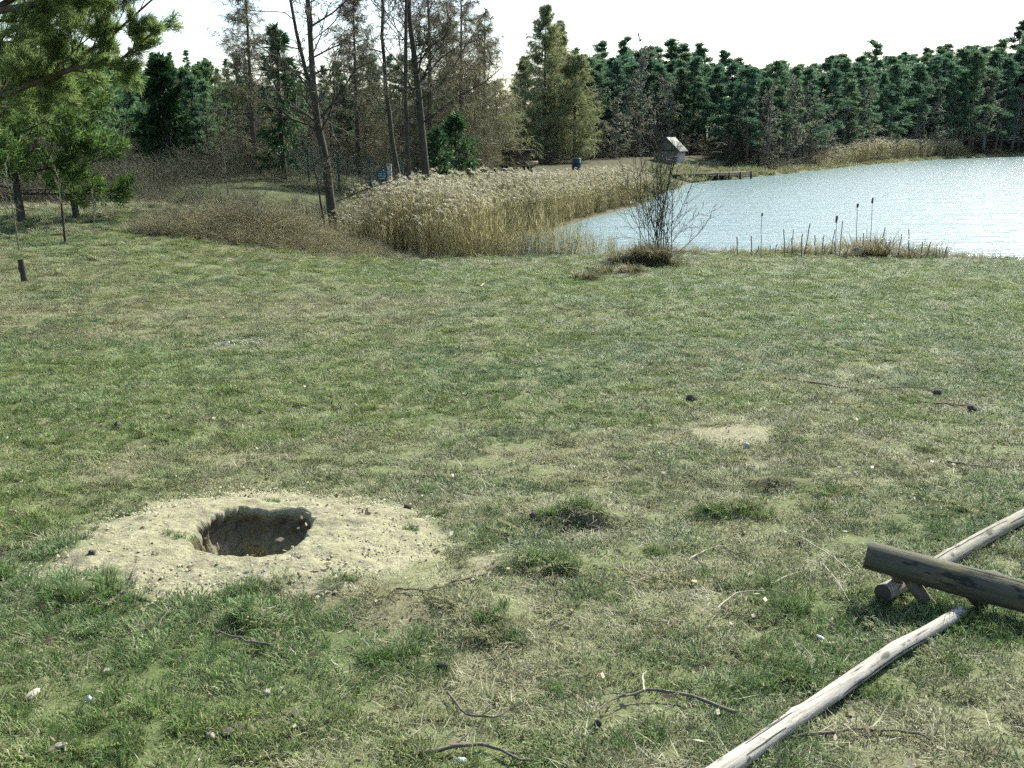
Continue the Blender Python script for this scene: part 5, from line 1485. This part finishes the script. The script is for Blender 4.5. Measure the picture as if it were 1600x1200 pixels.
tw = [([(1148, 1135), (1085, 1105), (1020, 1092), (965, 1105), (930, 1135)], .0065, 'long curved dark twig left of the pale pole', 0, .035, 3),
      ([(640, 1190), (700, 1186), (765, 1173), (800, 1196), (850, 1200)], .0075, 'thick dark twig at the bottom edge', 0, .02, 2),
      ([(700, 1095), (725, 1130), (775, 1136), (822, 1110)], .005, 'bow-shaped dark twig below the middle of the meadow', 0, .025, 4),
      ([(1240, 1162), (1300, 1158), (1360, 1150), (1430, 1156), (1450, 1166)], .006, 'dark twig lying right of the pale pole', 0, .02, 3),
      ([(150, 960), (180, 945), (205, 920), (215, 880)], .006, 'curved pale brown twig crossing the lower left sand edge', 0, .015, 1),
      ([(425, 1022), (390, 1014), (350, 1004), (330, 1000)], .005, 'forked grey twig beside the mossy lump below the hole', 0, .03, 2),
      ([(705, 916), (740, 908), (762, 902)], .0055, 'short dark twig right of the sand patch', 0, .015, 1),
      ([(620, 925), (660, 932), (705, 920)], .004, 'thin twig on bare soil right of the sand patch', 0, .015, 3),
      ([(735, 858), (790, 848), (845, 840)], .005, 'dark twig just left of the small grassy hollow', 0, .015, 2),
      ([(1225, 596), (1290, 605), (1350, 612), (1460, 608)], .009, 'long dark stick lying across the right meadow', 0, .02, 2),
      ([(1435, 630), (1475, 636), (1515, 638)], .009, 'thick short stick on the right meadow below the long one', 0, .02, 1),
      ([(1330, 648), (1365, 652)], .008, 'short stick left of the bright tuft on the right meadow', 0, .02, 0),
      ([(1480, 728), (1540, 735), (1600, 740)], .007, 'dark stick near the right edge above the poles', 0, .02, 2),
      ([(1120, 965), (1150, 940), (1195, 936)], .003, 'thin pale arched stem left of the dark pole end', 1, .035, 0),
      ([(1205, 920), (1240, 905), (1255, 903)], .0035, 'pale thin stick left of the log end', 1, .02, 0),
      ([(1250, 850), (1300, 880), (1330, 905)], .003, 'long pale stem above and left of the log end', 1, .03, 2),
      ([(1285, 895), (1310, 925), (1325, 955)], .003, 'pale bent stem close to the dark pole end', 1, .035, 0),
      ([(1075, 880), (1110, 862), (1145, 856)], .0045, 'pale stick right of the mossy tuft row', 1, .015, 0),
      ([(1005, 1100), (1004, 1072), (1012, 1066)], .004, 'short pale bent stem standing by the long curved twig', 1, .04, 0),
      ([(80, 487), (105, 484), (128, 481)], .014, 'dark branch piece lying on the far left meadow', 0, .02, 1),
      ([(290, 498), (330, 494), (355, 490)], .014, 'dark twigs on bare ground left of the white string', 0, .02, 2),
      ([(0, 500), (18, 498)], .014, 'dark stick at the left edge of the far meadow', 0, .02, 0),
      ([(680, 772), (705, 766), (722, 764)], .004, 'short twig above the right end of the sand', 0, .012, 1),
      ([(740, 685), (790, 681)], .005, 'thin twig in the middle of the meadow', 0, .012, 2),
      ([(750, 450), (758, 445)], .014, 'short pale stick on the far meadow', 1, .03, 0),
      ([(1360, 732), (1400, 742)], .006, 'twig lying left of the dark stick near the right edge', 0, .02, 2)]
for i, (pix, rad, lab, pale, lift, fk) in enumerate(tw):
    twig(pix, rad, lab, 1000 + i, bool(pale), lift, fk)

M['stone_pale'] = bark('pale_stone', (.24, .22, .17), (.38, .35, .28), (20, 20, 20), 3, .2)
M['stone_dark'] = bark('dark_clod', (.035, .03, .025), (.11, .095, .075), (20, 20, 20), 3, .5)
M['wood_chip'] = bark('wood_chip', (.22, .19, .14), (.40, .36, .29), (30, 10, 10), 3, .3)
M['white_bit'] = bark('white_scrap', (.30, .30, .28), (.46, .46, .43), (20, 20, 20), 3, .1)
def lump(name, px, row, sx, sy, sz, mat, label, cat, seed, dz=.3):
    r = np.random.default_rng(seed)
    nu, nv = 14, 8
    th = np.linspace(0, 2 * math.pi, nu, endpoint=False); ph = np.linspace(-math.pi / 2, math.pi / 2, nv)
    T, Pp = np.meshgrid(th, ph)
    n_ = 1 + (fbm(np.cos(T) * np.cos(Pp) * 2 + 9 + seed % 7, np.sin(T) * np.cos(Pp) * 2 + Pp, 1, 3, seed) - .5) * 1.1
    V = np.stack([np.cos(T) * np.cos(Pp) * sx * n_, np.sin(T) * np.cos(Pp) * sy * n_, np.sin(Pp) * sz * n_], -1).reshape(-1, 3)
    i = (np.arange(nv - 1)[:, None] * nu + np.arange(nu)[None]); j = (np.arange(nv - 1)[:, None] * nu + (np.arange(nu)[None] + 1) % nu)
    p = at(px, row)
    o = link(name, mkmesh(name, [(V, np.stack([i, j, j + nu, i + nu], -1).reshape(-1, 4), 0)], M[mat], True), None, (p.x, p.y, p.z + sz * dz + .006), label, cat)
    o.rotation_euler = (0, 0, r.random() * 6)
    return o
lump('stone', 330, 1158, .021, .013, .010, 'stone_pale', 'pale flat stone near the bottom left edge', 'stone', 1101, .8)
lump('soil_clod', 354, 1158, .020, .018, .016, 'stone_dark', 'dark clod right beside the pale stone', 'clod', 1102, .8)
lump('bark_piece', 53, 1093, .034, .016, .008, 'wood_chip', 'grey bark piece in the lower left grass', 'bark piece', 1103, 1.2)
lump('bark_piece', 92, 1179, .024, .011, .008, 'wood_chip', 'pale bark piece in the bottom left corner', 'bark piece', 1104, 1.2)
lump('soil_clod', 460, 1128, .024, .012, .010, 'stone_dark', 'dark clod with pale rim right of the lower left centre', 'clod', 1105, .8)
lump('bark_piece', 418, 1090, .016, .012, .008, 'wood_chip', 'small grey bark scrap below the forked grey twig', 'bark piece', 1106, 1.2)
lump('pine_cone', 934, 1138, .016, .012, .012, 'stone_dark', 'black cone-like lump under the long curved twig', 'cone', 1107, 1.0)
lump('soil_clod', 692, 1050, .022, .016, .014, 'stone_dark', 'dark clod in the lower middle of the meadow', 'clod', 1108, .8)
lump('stone', 830, 1053, .017, .011, .010, 'stone_pale', 'small pale stone in the lower middle of the meadow', 'stone', 1109, .9)
lump('stone', 720, 1199, .018, .012, .010, 'white_bit', 'white pebble at the bottom edge of the picture', 'stone', 1110, .9)
lump('bark_piece', 1280, 1004, .022, .010, .007, 'white_bit', 'whitish flat scrap between the log and the pale pole', 'bark piece', 1111, 1.4)
lump('bark_piece', 1296, 1014, .022, .010, .007, 'wood_chip', 'pale flat scrap just below the whitish scrap', 'bark piece', 1112, 1.4)
lump('soil_clod', 1080, 628, .045, .03, .03, 'stone_dark', 'dark clod in the middle of the meadow above the small sand spot', 'clod', 1113, .7)
lump('soil_clod', 1465, 619, .045, .035, .03, 'stone_dark', 'dark clod near the long stick on the right meadow', 'clod', 1114, .7)
lump('soil_clod', 1518, 643, .05, .03, .025, 'stone_dark', 'dark clod right of the thick short stick', 'clod', 1115, .7)
lump('soil_clod', 833, 812, .022, .016, .014, 'stone_dark', 'dark clod at the left end of the small grassy hollow', 'clod', 1116, .7)
lump('stone', 1036, 746, .026, .014, .012, 'stone_pale', 'pale stone above the clumps right of the hollow', 'stone', 1117, .9)
lump('stone', 1165, 701, .022, .014, .014, 'white_bit', 'white pebble below the small sand spot', 'stone', 1118, .9)
lump('leaf', 1084, 916, .018, .012, .006, 'lit_board', 'orange-brown dead leaf in the grass left of the log', 'leaf', 1119, 1.6)
lump('soil_clod', 185, 670, .03, .022, .022, 'stone_dark', 'dark clod with pale side on the left meadow', 'clod', 1120, .8)
lump('soil_clod', 145, 868, .018, .014, .012, 'stone_dark', 'dark crumb at the left part of the dug sand', 'clod', 1121, .7)
lump('soil_clod', 637, 797, .024, .016, .014, 'stone_dark', 'dark clod at the upper right of the dug sand', 'clod', 1122, .7)
# white bud-like scrap on a short stalk
p = at(140, 1118)
ws = empty('white_flower', p, 0, 'small white flower-like blob on a short stalk in the lower left grass', 'flower')
Pz = np.array([(0, 0, -.01), (.002, 0, .02), (.001, .001, .040)])
link('stalk', mkmesh('stalk', [(*loft(Pz, np.full(3, .0022), 5), 0)], M['twig_pale']), ws)
Pz = np.array([(0, 0, .036), (.001, 0, .039), (.003, 0, .047), (.001, .002, .054), (.004, 0, .058)])
link('blossom', mkmesh('blossom', [(*loft(Pz, np.array([.003, .007, .010, .006, .001]), 7), 0)], M['white_bit'], True), ws)
# loose white string
r = np.random.default_rng(1201)
q0 = at(378, 538)
tt = np.linspace(0, 1, 60)
S_ = np.stack([(tt - .5) * .42 + .05 * np.sin(tt * 31), .09 * np.sin(tt * 17 + 1) + tt * .25 - .1, .02 + .012 * np.sin(tt * 43)], 1)
st_ = empty('white_string', q0, 0, 'tangled white string lying on the left meadow', 'string')
link('strand', mkmesh('strand', [(*loft(S_, np.full(60, .004), 5), 0)], M['white_bit'], True), st_)
S2 = np.stack([-.19 + .07 * np.cos(tt * 9), -.07 + .05 * np.sin(tt * 13), .022 + .012 * np.sin(tt * 23)], 1)
link('loop', mkmesh('loop', [(*loft(S2, np.full(60, .0045), 5), 0)], M['white_bit'], True), st_)
